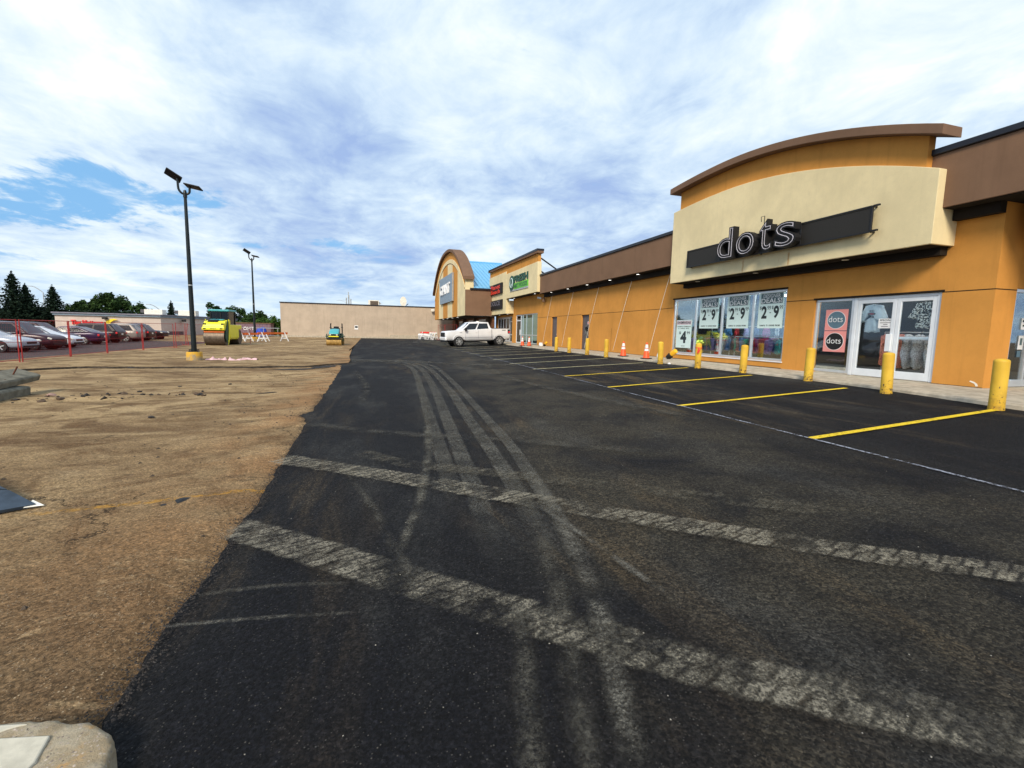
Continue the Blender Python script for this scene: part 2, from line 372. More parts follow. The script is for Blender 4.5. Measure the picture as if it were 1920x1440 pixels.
near = t.mapr(sx[1], 8.5, 2.5)
c = t.mix(t.math('MULTIPLY', near, .55), c, (.205, .132, .072))
bl_ = t.math('MULTIPLY', t.mapr(sx[1], 4.2, 1.8), t.mapr(t.noise(o, 1.1, 5, .65), .25, .6, .35, 1.0))
c = t.mix(t.math('MULTIPLY', bl_, .8), c, (.120, .088, .056))
blk = t.mapr(t.noise(t.map(o, (.35, 1.0, 1), (0, 0, .2), (5, 3, 0)), 1.5, 7, .72), .60, .68)
c = t.mix(t.math('MULTIPLY', blk, .75), c, (.05, .04, .03))
cr = t.n('TexVoronoi', {'Vector': t.n('VectorMath', {0: o, 1: t.n('VectorMath', {0: t.noise(o, 1.5, 5, .7, 0, 1), 'Scale': .9}, operation='SCALE').outputs[0]}, operation='ADD').outputs[0], 'Scale': .42}, feature='DISTANCE_TO_EDGE').outputs['Distance']
ck = t.math('MULTIPLY', t.mapr(cr, .008, .0035), t.mapr(t.noise(o, .5, 3), .5, .56))
c = t.mix(t.math('MULTIPLY', ck, .8), c, (.03, .022, .015))
lp = t.noise(t.map(o, (.6, 1, 1), (0, 0, .3), (3, 1, 0)), 4.5, 7, .74, .6)
c = t.mix(t.math('MULTIPLY', t.mapr(lp, .58, .70), .55), c, (.10, .065, .038)); c = t.mix(t.math('MULTIPLY', t.mapr(lp, .42, .30), .4), c, (.58, .46, .29))
c = t.mix(t.mapr(fine, .34, .60), t.mix(.4, c, (.055, .035, .02)), c)
g1 = t.n('TexVoronoi', {'Vector': o, 'Scale': 88.0}); s1 = t.n('SeparateColor', {0: g1.outputs['Color']}).outputs
g2 = t.n('TexVoronoi', {'Vector': o, 'Scale': 37.0}); s2 = t.n('SeparateColor', {0: g2.outputs['Color']}).outputs
k = t.math('MULTIPLY', t.mapr(s1[0], 0, 1, .55, 1.4, False), t.mapr(s2[0], 0, 1, .78, 1.2, False))
c = t.mix(t.mapr(sx[1], 14, 4, .35, 1.0), c, t.mix(1.0, c, t.n('CombineColor', {0: k, 1: k, 2: k}).outputs[0], 'MULTIPLY'))
stone = t.math('MULTIPLY', t.mapr(s1[1], .80, .90), t.mapr(g1.outputs['Distance'], .5, .22))
c = t.mix(t.math('MULTIPLY', stone, t.mapr(sx[1], 9, 3, .35, .85)), c, t.mix(s1[2], (.025, .016, .010), (.56, .47, .34)))
yl = t.math('ABSOLUTE', t.math('SUBTRACT', t.math('ADD', sx[1], t.math('MULTIPLY', t.noise(o, 1.2, 3), .12)), t.math('ADD', 5.2, t.math('MULTIPLY', sx[0], .04))))
ylm = t.math('MULTIPLY', t.math('MULTIPLY', t.mapr(yl, .075, .03), t.mapr(sx[0], -3.2, -2.6)), t.mapr(t.noise(o, 11, 5, .75), .42, .62))
c = t.mix(t.math('MULTIPLY', ylm, .75), c, (.52, .28, .04))
c = t.mix(1.0, c, (.98, .915, .82), 'MULTIPLY')
lump = t.noise(o, 7, 6, .7, .4)
h = t.math('ADD', t.math('ADD', t.noise(o, 120, 4, .8), t.math('MULTIPLY', fine, 1.6)), t.math('ADD', t.math('MULTIPLY', mid, 4), t.math('MULTIPLY', lump, 5)))
fin(t, t.n('BsdfPrincipled', {'Base Color': c, 'Roughness': .95, 'Specular IOR Level': .12, 'Normal': t.bump(h, .7, .014)}).outputs[0])

def trackmat(name, kind, c, amt, edge=.22, seed=0.0, wear=.82, wobk=.26, pmin=.06):
    m, t = newmat(name)
    uv = t.n('TexCoord').outputs['UV']; o = t.obj(); s = t.n('SeparateXYZ', {0: uv}).outputs
    u, v = s[0], s[1]
    wob = t.noise(t.map(o, loc=(seed, 0, 0)), 9, 4, .7)
    uu = t.math('ADD', u, t.math('MULTIPLY', t.math('SUBTRACT', wob, .5), wobk))
    e = t.math('MULTIPLY', t.mapr(uu, 0.02, edge), t.mapr(uu, .98, 1 - edge))
    g1 = t.n('SeparateColor', {0: t.n('TexVoronoi', {'Vector': o, 'Scale': 105.0}).outputs['Color']}).outputs[0]
    grain = t.math('MULTIPLY', t.mapr(t.noise(o, 48, 6, .8), .38, .62, .12, 1.0), t.mapr(g1, 0, 1, .35, 1.15, False))
    grain = t.math('MULTIPLY', grain, 1.35)
    patch = t.mapr(t.noise(t.map(o, loc=(seed * 3, 1, 0)), 2.6, 6, .72), .38, .62, pmin, 1.1)
    a = t.math('MULTIPLY', t.math('MULTIPLY', e, grain), t.math('MULTIPLY', patch, amt))
    if kind == 'lug':
        vv = t.math('ADD', v, t.math('MULTIPLY', t.math('SUBTRACT', wob, .5), .07))
        # slanted lug bars: two staggered rows
        side = t.math('GREATER_THAN', u, .5)
        k = t.math('ADD', t.math('MULTIPLY', t.math('ADD', vv, t.math('MULTIPLY', uu, -.17)), 8.6), t.math('MULTIPLY', side, .45))
        fr = t.math('FRACT', k)
        bar = t.math('MULTIPLY', t.mapr(fr, .06, .2), t.mapr(fr, .98, .84))
        mid = t.mapr(t.math('ABSOLUTE', t.math('SUBTRACT', uu, .5)), .0, .035, .35, 1.0)
        cell = t.n('TexWhiteNoise', {'Vector': t.n('CombineXYZ', {0: t.math('FLOOR', k), 1: side, 2: seed}).outputs[0]}, noise_dimensions='3D').outputs[0]
        a = t.math('MULTIPLY', a, t.math('MULTIPLY', t.math('ADD', t.math('MULTIPLY', t.math('MULTIPLY', bar, mid), wear), 1 - wear), t.mapr(cell, 0, 1, .62, 1.0, False)))
    tt = t.n('SeparateXYZ', {0: t.n('UVMap', uv_map='T').outputs[0]}).outputs[0]
    ln = t.math('MULTIPLY', t.mapr(v, 0.0, .12), t.mapr(tt, 1.0, .78))
    a = t.math('MULTIPLY', a, ln, clamp=True)
    b = t.n('BsdfPrincipled', {'Base Color': t.mix(t.mapr(wob, .3, .7), c, tuple(x * 1.35 for x in c)), 'Roughness': .97, 'Specular IOR Level': .08,
        'Normal': t.bump(t.noise(o, 100, 4, .8), .5, .01)}).outputs[0]
    fin(t, t.n('MixShader', {0: a, 1: t.n('BsdfTransparent').outputs[0], 2: b}).outputs[0])
trackmat('track_lug', 'lug', (.21, .19, .145), 1.15, .10); trackmat('track_lug_faint', 'lug', (.15, .135, .10), .6, .2, 3.1)
trackmat('track_lug_wide', 'lug', (.175, .16, .125), 1.3, .15, 7.7, .66)
trackmat('track_dust', 'dust', (.118, .112, .094), .92, .46, 1.3); trackmat('track_faint', 'dust', (.098, .092, .075), .55, .5, 5.0)
trackmat('track_band', 'dust', (.108, .104, .090), .82, .17, 4.4, .82, .16, .45); trackmat('track_gravel', 'dust', (.165, .155, .125), .68, .5, 9.0); trackmat('track_dark', 'dust', (.012, .012, .014), .5, .35, 2.0)
def linemat(name, c, wear):
    m, t = newmat(name); o = t.obj()
    a = t.math('MULTIPLY', t.mapr(t.math('ADD', t.noise(o, 26, 7, .8), t.math('MULTIPLY', t.math('SUBTRACT', t.noise(o, 1.7, 4), .5), .35)), wear - .07, wear + .10), t.mapr(t.noise(o, 120, 3, .8), .30, .46, .45, 1.0))
    b = t.n('BsdfPrincipled', {'Base Color': c, 'Roughness': .8, 'Normal': t.bump(t.noise(o, 80, 4, .8), .5, .008)}).outputs[0]
    fin(t, t.n('MixShader', {0: a, 1: t.n('BsdfTransparent').outputs[0], 2: b}).outputs[0])
linemat('paint_yellow', (.76, .53, .012), .385); linemat('paint_pale', (.52, .48, .28), .38); linemat('chalk', (.30, .32, .38), .50)
linemat('paint_white', (.55, .54, .48), .33)
# ------------------------------------------------------------------ ground
def axis_pts(segs):
    out = []
    for a, b, st in segs:
        n = max(1, round((b - a) / st)); out += [a + (b - a) * i / n for i in range(n)]
    return out + [segs[-1][1]]
EDGE = [(-8, -.95), (0, -1.0), (2.1, -1.09), (3.9, -1.06), (6.4, -1.07), (8.7, -1.13), (9.05, -1.17), (9.3, -1.36), (9.55, -1.30), (9.8, -1.16), (12.5, -1.18), (20, -1.27),
        (21.8, -1.42), (22.4, -1.62), (23.2, -1.5), (30, -1.68), (34.5, -1.8), (37.0, -1.8), (37.2, -3.4), (39.4, -3.5), (39.7, -1.95), (44, -2.1), (48, -2.4), (60, -3.3), (76, -4.2)]
def edge_x(y):
    for (a, xa), (b, xb) in zip(EDGE, EDGE[1:]):
        if a <= y <= b: x = xa + (xb - xa) * (y - a) / (b - a); break
    else: x = EDGE[-1][1]
    return x + .05 * fbm(0, y * 1.6, 5) + .03 * fbm(1, y * 9, 2) + .02 * fbm(4, y * 30, 2)
def dirt_z(x, y):
    z = gz(x, y) - .03
    if -14.5 < x < 0 and 0 < y < 70:
        k = sstep(0, .5, -x - .9)
        z += k * (.012 * fbm(x * .8, y * .8, 1) + .008 * fbm(x * 3, y * 3, 4) + .006 * fbm(x * 12, y * 12, 6) * (1 if y < 10 else 0))
        # shallow ridges pushed up by the machines
        for cx, cy, rx, ry, hh in ((-6.2, 12.9, 1.9, .35, .05), (-4.0, 14.8, 1.6, .3, .03), (-3.7, 9.8, 1.5, .4, .035)):
            q = ((x - cx) / rx) ** 2 + ((y - cy) / ry) ** 2
            if q < 4: z += hh * math.exp(-q * 1.5) * (1 + .8 * fbm(x * 4, y * 4, 9))
    if x > -1.4: z -= .05 * sstep(-1.4, -1.0, x)
    return z
def grid(xs, ys, zf):
    mb = MB(); n = len(xs)
    mb.v = [(x, y, zf(x, y)) for y in ys for x in xs]
    mb.f = [(j * n + i, j * n + i + 1, (j + 1) * n + i + 1, (j + 1) * n + i) for j in range(len(ys) - 1) for i in range(n - 1)]
    return mb
xs = axis_pts([(-900, -200, 350), (-200, -60, 35), (-60, -16, 5), (-16, -9, .5), (-9, -4, .14), (-4, -.6, .07), (-.6, 40, 6), (40, 200, 40), (200, 900, 350)])
ys = axis_pts([(-600, -50, 150), (-50, -2, 8), (-2, 8, .07), (8, 24, .14), (24, 76, 1.5), (76, 140, 8), (140, 1500, 300)])
tag(obj('ground', grid(xs, ys, dirt_z), 'dirt', smooth=True, angle=180), kind='structure')
# fresh asphalt mat
ys = axis_pts([(-7, 0, .3), (0, 14, .05), (14, 42, .12), (42, 75.4, .5)])
us = [0, .0015, .004, .01, .02, .04] + [.04 + .96 * i / 40 for i in range(1, 41)]
mb = MB(); n = len(us) + 1
for y in ys:
    e = edge_x(y); x1 = 11.6
    mb.v.append((e - .05, y, gz(e, y) - .09))
    for i, u in enumerate(us):
        x = e + (x1 - e) * u; k = sstep(0, .35, x - e)
        mb.v.append((x, y, gz(x, y) + (-.028 + .028 * k) + .006 * fbm(x * 2.5, y * 2.5, 3) * min(1, y * .2 + .3) * (1 - sstep(9, 10, x))
                     + (.012 * fbm(x * 22, y * 22, 8) * (1 - k) if y < 12 else 0)))
mb.f = [(j * n + i, j * n + i + 1, (j + 1) * n + i + 1, (j + 1) * n + i) for j in range(len(ys) - 1) for i in range(n - 1)]
ASPH = tag(obj('asphalt_road', mb, 'asphalt_new', smooth=True, angle=60), kind='structure')
# strip of older pavement left standing above the milled dirt
mb = MB(); xs = axis_pts([(-15.2, -1.1, .16)]); ys2 = [0, .01, .03, .1, .25, .5, 1]
def step_y(x): return (19.6 + 1.9 * sstep(-13, -10.6, x) + (x + 6) * .04 * (x > -6) + (max(0, x + 3.6)) ** 1.3 * .3) + .25 * fbm(x * .9, 3) + .1 * fbm(x * 5, 1)
n = len(xs); hh = [-.07, .045, .055, .055, .05, .03, .02]
for j, u in enumerate(ys2):
    for x in xs:
        y0 = step_y(x); y = y0 + (75.9 - y0) * u if j > 1 else y0 - .04 * (1 - j)
        x2 = x if j < 3 else max(-15.2, min(x, edge_x(y) + .3 if x > -1.7 else x))
        mb.v.append((x2, y, gz(x2, y) + hh[j] + (.012 * fbm(x, y, 7) if j else 0)))
mb.f = [(j * n + i, j * n + i + 1, (j + 1) * n + i + 1, (j + 1) * n + i) for j in range(len(ys2) - 1) for i in range(n - 1)]
op = tag(obj('old_pavement', mb, ['dirt', 'asph_cut'], smooth=True, angle=40), kind='structure')
for i_, p_ in enumerate(op.data.polygons):
    if i_ < len(xs) - 1: p_.material_index = 1
# far car park behind the red fence
tag(obj('car_park', grid(axis_pts([(-75, -14.6, 6)]), axis_pts([(-10, 77, 6)]), lambda x, y: -.112 + .006 * sstep(-15, -16, x)), 'asphalt_old'), kind='structure')
# sidewalk
SW = [(-8, 10.35), (0, 10.4), (4.9, 10.52), (6.8, 10.88), (8.8, 11.15), (14, 11.15), (20, 11.1), (34, 11.1), (50, 11.1), (52, 9.6), (75.4, 8.9)]
def sw_x(y):
    for (a, xa), (b, xb) in zip(SW, SW[1:]):
        if a <= y <= b: return xa + (xb - xa) * (y - a) / (b - a) + .03 * fbm(2, y * 1.3) + .015 * fbm(3, y * 7)
    return SW[-1][1]
mb = MB(); ys = axis_pts([(-8, 22, .12), (22, 75.4, .5)])
for y in ys:
    x = sw_x(y); zt = .52
    mb.v += [(x - .03, y, .35), (x, y, zt - .035), (x + .04, y, zt - .008), (16.5, y, zt)]
mb.f = [(j * 4 + i, j * 4 + i + 1, j * 4 + 5 + i, j * 4 + 4 + i) for j in range(len(ys) - 1) for i in range(3)]
tag(obj('sidewalk', mb, 'conc', smooth=True, angle=30), kind='structure')

# ------------------------------------------------------------------ tyre tracks, worn paint
TK = [0]
def smooth_path(p, k=8):
    out = []
    for i in range(len(p) - 1):
        p0, p1, p2, p3 = [Vector((*p[max(0, min(len(p) - 1, i + d))], 0)) for d in (-1, 0, 1, 2)]
        for j in range(k):
            q = j / k
            out.append(.5 * ((2 * p1) + (p2 - p0) * q + (2 * p0 - 5 * p1 + 4 * p2 - p3) * q * q + (3 * p1 - p0 - 3 * p2 + p3) * q ** 3))
    return out + [Vector((*p[-1], 0))]
def ribbon(name, pts, wid, mat, k=8, name_kind=None):
    TK[0] += 1; dz = .007 + .0022 * TK[0]
    c = smooth_path(pts, k); mb = MB(); mb.uv = []; mb.uv2 = []; s = 0
    for i, p in enumerate(c):
        d = (c[min(i + 1, len(c) - 1)] - c[max(i - 1, 0)]).normalized(); nn = Vector((-d.y, d.x, 0))
        if i: s += (p - c[i - 1]).length
        ww = wid if not isinstance(wid, tuple) else wid[0] + (wid[1] - wid[0]) * i / (len(c) - 1)
        for q in range(5):
            v = p + nn * ww * (q / 4 - .5); mb.v.append((v.x, v.y, gz(v.x, v.y) + dz)); mb.uv.append((q / 4, s)); mb.uv2.append((i / (len(c) - 1), 0))
    mb.f = [(i * 5 + q, i * 5 + q + 1, i * 5 + 6 + q, i * 5 + 5 + q) for i in range(len(c) - 1) for q in range(4)]
    mb.f = [f[::-1] for f in mb.f]
    return obj(name, mb, mat, ASPH)
A = [(1.33, 20.48), (1.35, 15.43), (1.11, 10.97), (0.81, 7.32), (0.65, 5.71), (0.49, 4.69), (0.37, 3.98), (0.24, 3.47), (0.15, 3.07)]
S1 = [(-1.25, 23.9), (0.0, 23.2), (.95, 21.6), (1.38, 19.5), (1.44, 17), (1.16, 11.86), (.93, 7.93), (.82, 5.93), (.74, 4.6), (.68, 3.8)]
S2 = [(-1.3, 24.2), (0.0, 23.6), (1.2, 21.9), (1.68, 19.6), (1.75, 17), (1.49, 11.7), (1.20, 7.8), (1.05, 5.84), (.95, 4.6), (.86, 3.6), (.74, 2.7)]
S3 = [(-1.3, 24.6), (0.0, 24.0), (1.4, 22.2), (1.98, 19.7), (2.06, 17), (1.84, 11.55), (1.56, 7.66), (1.43, 5.7), (1.33, 4.4), (1.24, 3.6), (1.16, 3.0)]
S4 = [(-1.3, 25.0), (0.0, 24.4), (1.6, 22.5), (2.26, 19.8), (2.36, 17), (2.1, 11.43), (1.85, 7.54), (1.71, 5.58), (1.55, 4.3), (1.44, 3.4), (1.32, 2.7)]
ribbon('tyre_track', [(-1.4, 25.8), (1.47, 22.9), (4.17, 18.9), (7.23, 17.3)], .9, 'track_dust')
ribbon('tyre_track', S1, (.25, .23), 'track_band'); ribbon('tyre_track', S2, (.28, .22), 'track_band')
ribbon('tyre_track', S3, (.26, .21), 'track_band'); ribbon('tyre_track', S4, (.22, .17), 'track_band')
ribbon('tyre_track', [(1.36, 4.4), (1.22, 3.3), (1.06, 2.5), (.86, 1.8), (.68, 1.2)], (.22, .18), 'track_faint'); ribbon('tyre_track', [(1.6, 4.6), (1.44, 3.4), (1.24, 2.4), (1.04, 1.73), (.87, 1.27), (.75, .8)], (.2, .15), 'track_dust')
ribbon('tyre_track', A[:5], .16, 'track_faint'); ribbon('tyre_track', A[3:], (.17, .12), 'track_gravel')
ribbon('tyre_track', [(-1.08, 8.2), (-0.02, 7.16), (1.08, 6.38), (2.05, 5.69), (2.87, 5.01), (3.56, 4.38)], .42, 'track_faint')
ribbon('tyre_track', [(-.2, 6.0), (0.33, 5.3), (1.07, 4.7), (1.81, 4.12), (2.37, 3.66), (2.9, 3.22), (3.53, 2.7), (4.43, 1.95)], .3, 'track_lug_faint')
ribbon('tyre_track', [(-1.15, 6.05), (-0.02, 5.02), (0.73, 4.31), (1.35, 3.71), (1.87, 3.22), (2.32, 2.8), (2.84, 2.34), (3.29, 1.95), (3.75, 1.61), (4.4, 1.1)], (.36, .27), 'track_lug')
ribbon('tyre_track', [(-1.12, 4.0), (-0.37, 3.28), (0.14, 2.77), (0.56, 2.36), (1.01, 1.94), (1.37, 1.6), (1.7, 1.34), (2.0, 1.12), (2.27, 0.91), (2.8, .5)], (.36, .27), 'track_lug_wide')
ribbon('tyre_track', [(-0.3, 5.2), (-0.02, 3.99), (0.11, 3.24), (0.19, 2.9), (.2, 2.6)], .13, 'track_faint')
ribbon('tyre_track', [(1.32, 3.65), (1.46, 2.95), (1.55, 2.32), (1.6, 1.97)], .09, 'track_dust')
ribbon('tyre_track', [(-1.04, 2.95), (-0.58, 2.91), (-0.02, 2.75)], .07, 'track_faint'); ribbon('tyre_track', [(-1.09, 2.67), (-0.57, 2.58), (-0.02, 2.45)], .05, 'track_dust')
ribbon('tyre_track', [(0.78, 2.3), (0.66, 1.9), (0.55, 1.5), (.44, 1.0)], .16, 'track_faint'); ribbon('tyre_track', [(1.0, 2.2), (0.86, 1.75), (0.74, 1.4), (.62, 1.0)], .12, 'track_faint')
ribbon('tyre_track', [(.77, 2.0), (.70, 1.7), (.60, 1.3)], .05, 'track_dark')
ribbon('tyre_track', [(5.0, 6.0), (4.3, 9.5), (3.9, 13), (4.2, 17), (5.2, 21)], .5, 'track_faint'); ribbon('tyre_track', [(-.7, 18), (-.2, 13), (-.3, 9.3)], .35, 'track_faint')
pm = MB()
for cx, cy, rx, ry in ((-2.9, 20.7, .95, .28), (-2.0, 21.6, .55, .45), (-2.65, 13.14, .24, .07)):
    n_ = 40; o_ = len(pm.v); pm.v.append((cx, cy, dirt_z(cx, cy) + .016))
    for k_ in range(n_):
        a_ = 2 * math.pi * k_ / n_; r_ = 1 + .5 * fbm(math.cos(a_) * 2 + cx, math.sin(a_) * 2, cy); x_ = cx + rx * r_ * math.cos(a_); y_ = cy + ry * r_ * math.sin(a_) + .25 * rx * math.cos(a_); pm.v.append((x_, y_, dirt_z(x_, y_) + .012))
    pm.f += [(o_, o_ + 1 + k_, o_ + 1 + (k_ + 1) % n_) for k_ in range(n_)]
tag(obj('asphalt_scraps', pm, 'asph_chunk0', smooth=True, angle=180), kind='structure')
def pline(name, a, b, wid, mat, seg=14):
    TK[0] += .25
    d = Vector((b[0] - a[0], b[1] - a[1], 0)); nn = Vector((-d.y, d.x, 0)).normalized() * wid / 2; mb = MB()
    for i in range(seg + 1):
        p = Vector((a[0], a[1], 0)) + d * i / seg; dz = .016
        for q in (-1, 1): v = p + nn * q; mb.v.append((v.x, v.y, gz(v.x, v.y) + dz))
    mb.f = [(2 * i, 2 * i + 1, 2 * i + 3, 2 * i + 2)[::-1] for i in range(seg)]
    return obj(name, mb, mat, ASPH)
for a, b in (((5.56, -1.2), (5.60, 9)), ((5.60, 9), (5.72, 16)), ((5.72, 16), (5.66, 34))): pline('chalk_line', a, b, .045, 'chalk')
stalls = [((5.58, 4.6), (10.12, 5.0)), ((5.56, 7.36), (10.5, 7.88)), ((5.64, 10.26), (10.72, 10.9)), ((5.67, 13.1), (10.65, 13.7)), ((5.58, 15.75), (10.5, 16.3))]
for k in range(5, 20): y = 15.75 + (k - 4) * 2.78; stalls.append(((5.5, y), (10.55, y + .8)))
for k, (a, b) in enumerate(stalls):
    if b[1] > 62: break
    pline('parking_line', a, b, .11, 'paint_yellow' if k < 4 else 'paint_pale')
for a, b in (((4.2, 52), (8.4, 53.2)), ((4.6, 56.5), (8.3, 57.3)), ((5.0, 61), (8.3, 61.6))): pline('parking_line', a, b, .14, 'paint_white')
pline('parking_line', (2.3, 68), (3.6, 73.5), .12, 'chalk'); pline('parking_line', (-.2, 71), (1.4, 73.8), .12, 'chalk')

# ------------------------------------------------------------------ dots store (retail building on the right)
XW, XF, XC = 13.2, 12.65, 12.42
def interp(tb, y):
    tb = sorted(tb)
    if y <= tb[0][0]: return tb[0][1]
    for (a, va), (b, vb) in zip(tb, tb[1:]):
        if y <= b:
            q = (y - a) / (b - a); return va + (vb - va) * q
    return tb[-1][1]
def arc_z(y): return 6.88 - .0285 * (y - 14.7) ** 2 if y < 14.7 else 6.88 - .0135 * (y - 14.7) ** 2
def wall_x(mb, x0, x1, ya, yb, z0, z1, holes):
    """wall slab parallel to Y with rectangular holes (y0,y1,z0,z1)"""
    ycut = sorted({ya, yb, *[h[0] for h in holes], *[h[1] for h in holes]})
    for y0, y1 in zip(ycut, ycut[1:]):
        hs = sorted([(h[2], h[3]) for h in holes if h[0] <= y0 + 1e-6 and h[1] >= y1 - 1e-6]); z = z0
        for a, b in hs:
            if a > z: mb.box(x0, y0, z, x1, y1, a)
            z = b
        if z < z1: mb.box(x0, y0, z, x1, y1, z1)
    return mb
def frame_x(parent, name, x, y0, y1, z0, z1, bars_y=(), bars_z=(), w=.05, d=.08, mat='alu', glass='glass', gname='glass'):
    """aluminium frame in a wall facing -X, with its own panes"""
    f = MB()
    f.box(x, y0, z0, x + d, y0 + w, z1); f.box(x, y1 - w, z0, x + d, y1, z1)
    yy = [y0 + w] + sorted(bars_y) + [y1 - w]
    f.box(x, y0 + w, z0, x + d, y1 - w, z0 + w); f.box(x, y0 + w, z1 - w, x + d, y1 - w, z1)
    for b in bars_y: f.box(x + .003, b - w / 2, z0 + w, x + d - .003, b + w / 2, z1 - w)
    for b in bars_z:
        for a0, a1 in zip(yy, yy[1:]): f.box(x + .004, a0 + (w / 2 if a0 != yy[0] else 0), b - w / 2, x + d - .004, a1 - (w / 2 if a1 != yy[-1] else 0), b + w / 2)
    fo = obj(name, f, mat, parent, bevel=.006, seg=1)
    for i, (a, b) in enumerate(zip(yy, yy[1:])):
        obj(gname, MB().box(x + d * .5, a, z0 + w * .5, x + d * .5 + .008, b, z1 - w * .5), glass, fo)
    return fo
store = thing('retail_building', 'orange stucco shop with arched cream sign front, nearest building on the right', 'building', (XW, 12.4, .52))
WIN = (12.2, 18.26, .76, 3.18); DOOR = (7.8, 11.15, .52, 2.74)
YE, YR = 6.8, 17.8        # corner by the recess, and joint with the next unit
mb = MB(); wall_x(mb, XW, XW + .25, YE + .25, 18.6, .5, 5.5, [(WIN[0], WIN[1], WIN[2], WIN[3]), (DOOR[0], DOOR[1], .5, DOOR[3])])
mb.box(XW, YE, .5, XW + .74, YE + .25, 4.6)
obj('wall', mb, ORANGE, store)
for b in ((XW - .004, DOOR[1], 2.745, XW + .002, WIN[0], 2.765), (XW - .004, WIN[1], 2.80, XW + .002, 18.6, 2.82), (XW - .004, YE, 2.725, XW + .002, DOOR[0], 2.745), (XW, YE - .004, 2.725, XW + .74, YE + .002, 2.745),
          (XW - .012, 12.2, .50, XW + .002, 18.6, .535), (XW - .01, YE, .50, XW + .002, 7.8, .525)):
    obj('stucco_joint', MB().box(*b), 'soffit', store)          # control joints cut in the stucco
# recessed entrance beyond the corner
rw = MB(); rw.box(XW + .74, YE + .05, 2.78, 19, YE + .25, 4.6)
obj('recess_wall', rw, ORANGE, store)
f = MB()
zb = .53
for x in (13.94, 14.62, 15.4): f.box(x, YE + .02, zb, x + .06, YE + .1, 2.77)
for a, b in ((14.0, 14.62), (14.68, 15.4)):
    f.box(a, YE + .022, zb, b, YE + .098, zb + .16); f.box(a, YE + .022, 2.69, b, YE + .098, 2.77)
ef = obj('entrance_frame', f, 'alu', store, bevel=.006, seg=1)
obj('glass', MB().box(14.0, YE + .055, zb + .16, 14.62, YE + .063, 2.69), 'glass_dark', ef); obj('glass', MB().box(14.68, YE + .055, zb + .16, 15.4, YE + .063, 2.69), 'glass_dark', ef)
# fascia and soffit to the right of the arch, running on past the frame
fa = MB().box(XF, -9, 4.62, 13.6, 8.6, 5.86); obj('fascia', fa, 'brown_plaster', store, bevel=.01, seg=1)
obj('roof_cap', MB().box(XF - .06, -9, 5.862, 13.6, 8.45, 6.0), 'cap_black', store, bevel=.012, seg=1)
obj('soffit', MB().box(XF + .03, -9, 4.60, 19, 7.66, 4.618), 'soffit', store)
# cream sign panel with arched top, orange parapet behind, brown coping
NY = 28
def arch_prism(y0, y1, x0, x1, zlo, zoff, thick=None):
    mb = MB(); n = NY
    for i in range(n + 1):
        y = y0 + (y1 - y0) * i / n; zt = arc_z(y) + zoff; zb = zlo if thick is None else zt - thick
        mb.v += [(x0, y, zb), (x0, y, zt), (x1, y, zt), (x1, y, zb)]
    for i in range(n):
        for q in range(4): mb.f.append((i * 4 + q, i * 4 + (q + 1) % 4, i * 4 + 4 + (q + 1) % 4, i * 4 + 4 + q)[::-1])
    mb.f += [(0, 1, 2, 3)[::-1][::-1], (n * 4 + 3, n * 4 + 2, n * 4 + 1, n * 4)]
    return mb
obj('sign_panel', arch_prism(7.68, 17.52, XC, XW + .1, 3.80, 0), 'cream_stained', store, bevel=.012)
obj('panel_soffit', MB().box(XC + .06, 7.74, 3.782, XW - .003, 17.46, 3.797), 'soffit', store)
obj('soffit_shade_strip', MB().box(12.95, 7.8, 3.60, XW - .004, 17.3, 3.78), 'soffit', store); obj('soffit_shade_strip', MB().box(13.0, 17.53, 4.36, XW - .004, 18.6, 4.6), 'soffit', store); obj('soffit_shade_strip', MB().box(13.0, YE, 4.36, XW - .004, 7.66, 4.6), 'soffit', store); obj('soffit_shade_strip', MB().box(13.96, YE - .2, 4.36, 19, YE + .04, 4.6), 'soffit', store)  # near-black strips on the wall tops stand in for shade under the overhangs
obj('parapet', arch_prism(8.0, 17.15, XC + .05, XC + .27, 5.2, .70), ORANGE, store)
obj('coping', arch_prism(7.55, 17.5, XC - .26, XC + .36, 0, .93, .225), 'cap_brown', store, bevel=.012)
for y in (16.2, 13.2, 10.0): obj('downlight', MB().lathe([(.09, 3.775), (.09, 3.781)], 12, (12.8, y, 0)), 'offwhite', store)
obj('roof', MB().box(13.62, YE + .26, 5.3, 30, 18.5, 5.45), 'cap_grey', store)
# interior
mb = MB(); mb.box(13.46, 6.9, .48, 24, 18.6, .515)
obj('shop_floor', mb, 'room_floor', store)
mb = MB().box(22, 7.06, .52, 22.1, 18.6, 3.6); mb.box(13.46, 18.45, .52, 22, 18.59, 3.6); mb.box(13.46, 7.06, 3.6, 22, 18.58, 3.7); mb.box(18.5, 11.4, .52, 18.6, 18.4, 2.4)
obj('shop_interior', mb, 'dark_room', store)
mb = MB()
for x in (14.6, 16.6, 18.6, 20.5):
    for y in (8.3, 10.6, 13.2, 15.6, 17.4): obj('ceiling_light', MB().box(x, y - .55, 3.5, x + .12, y + .55, 3.56), 'strip_lit', store)

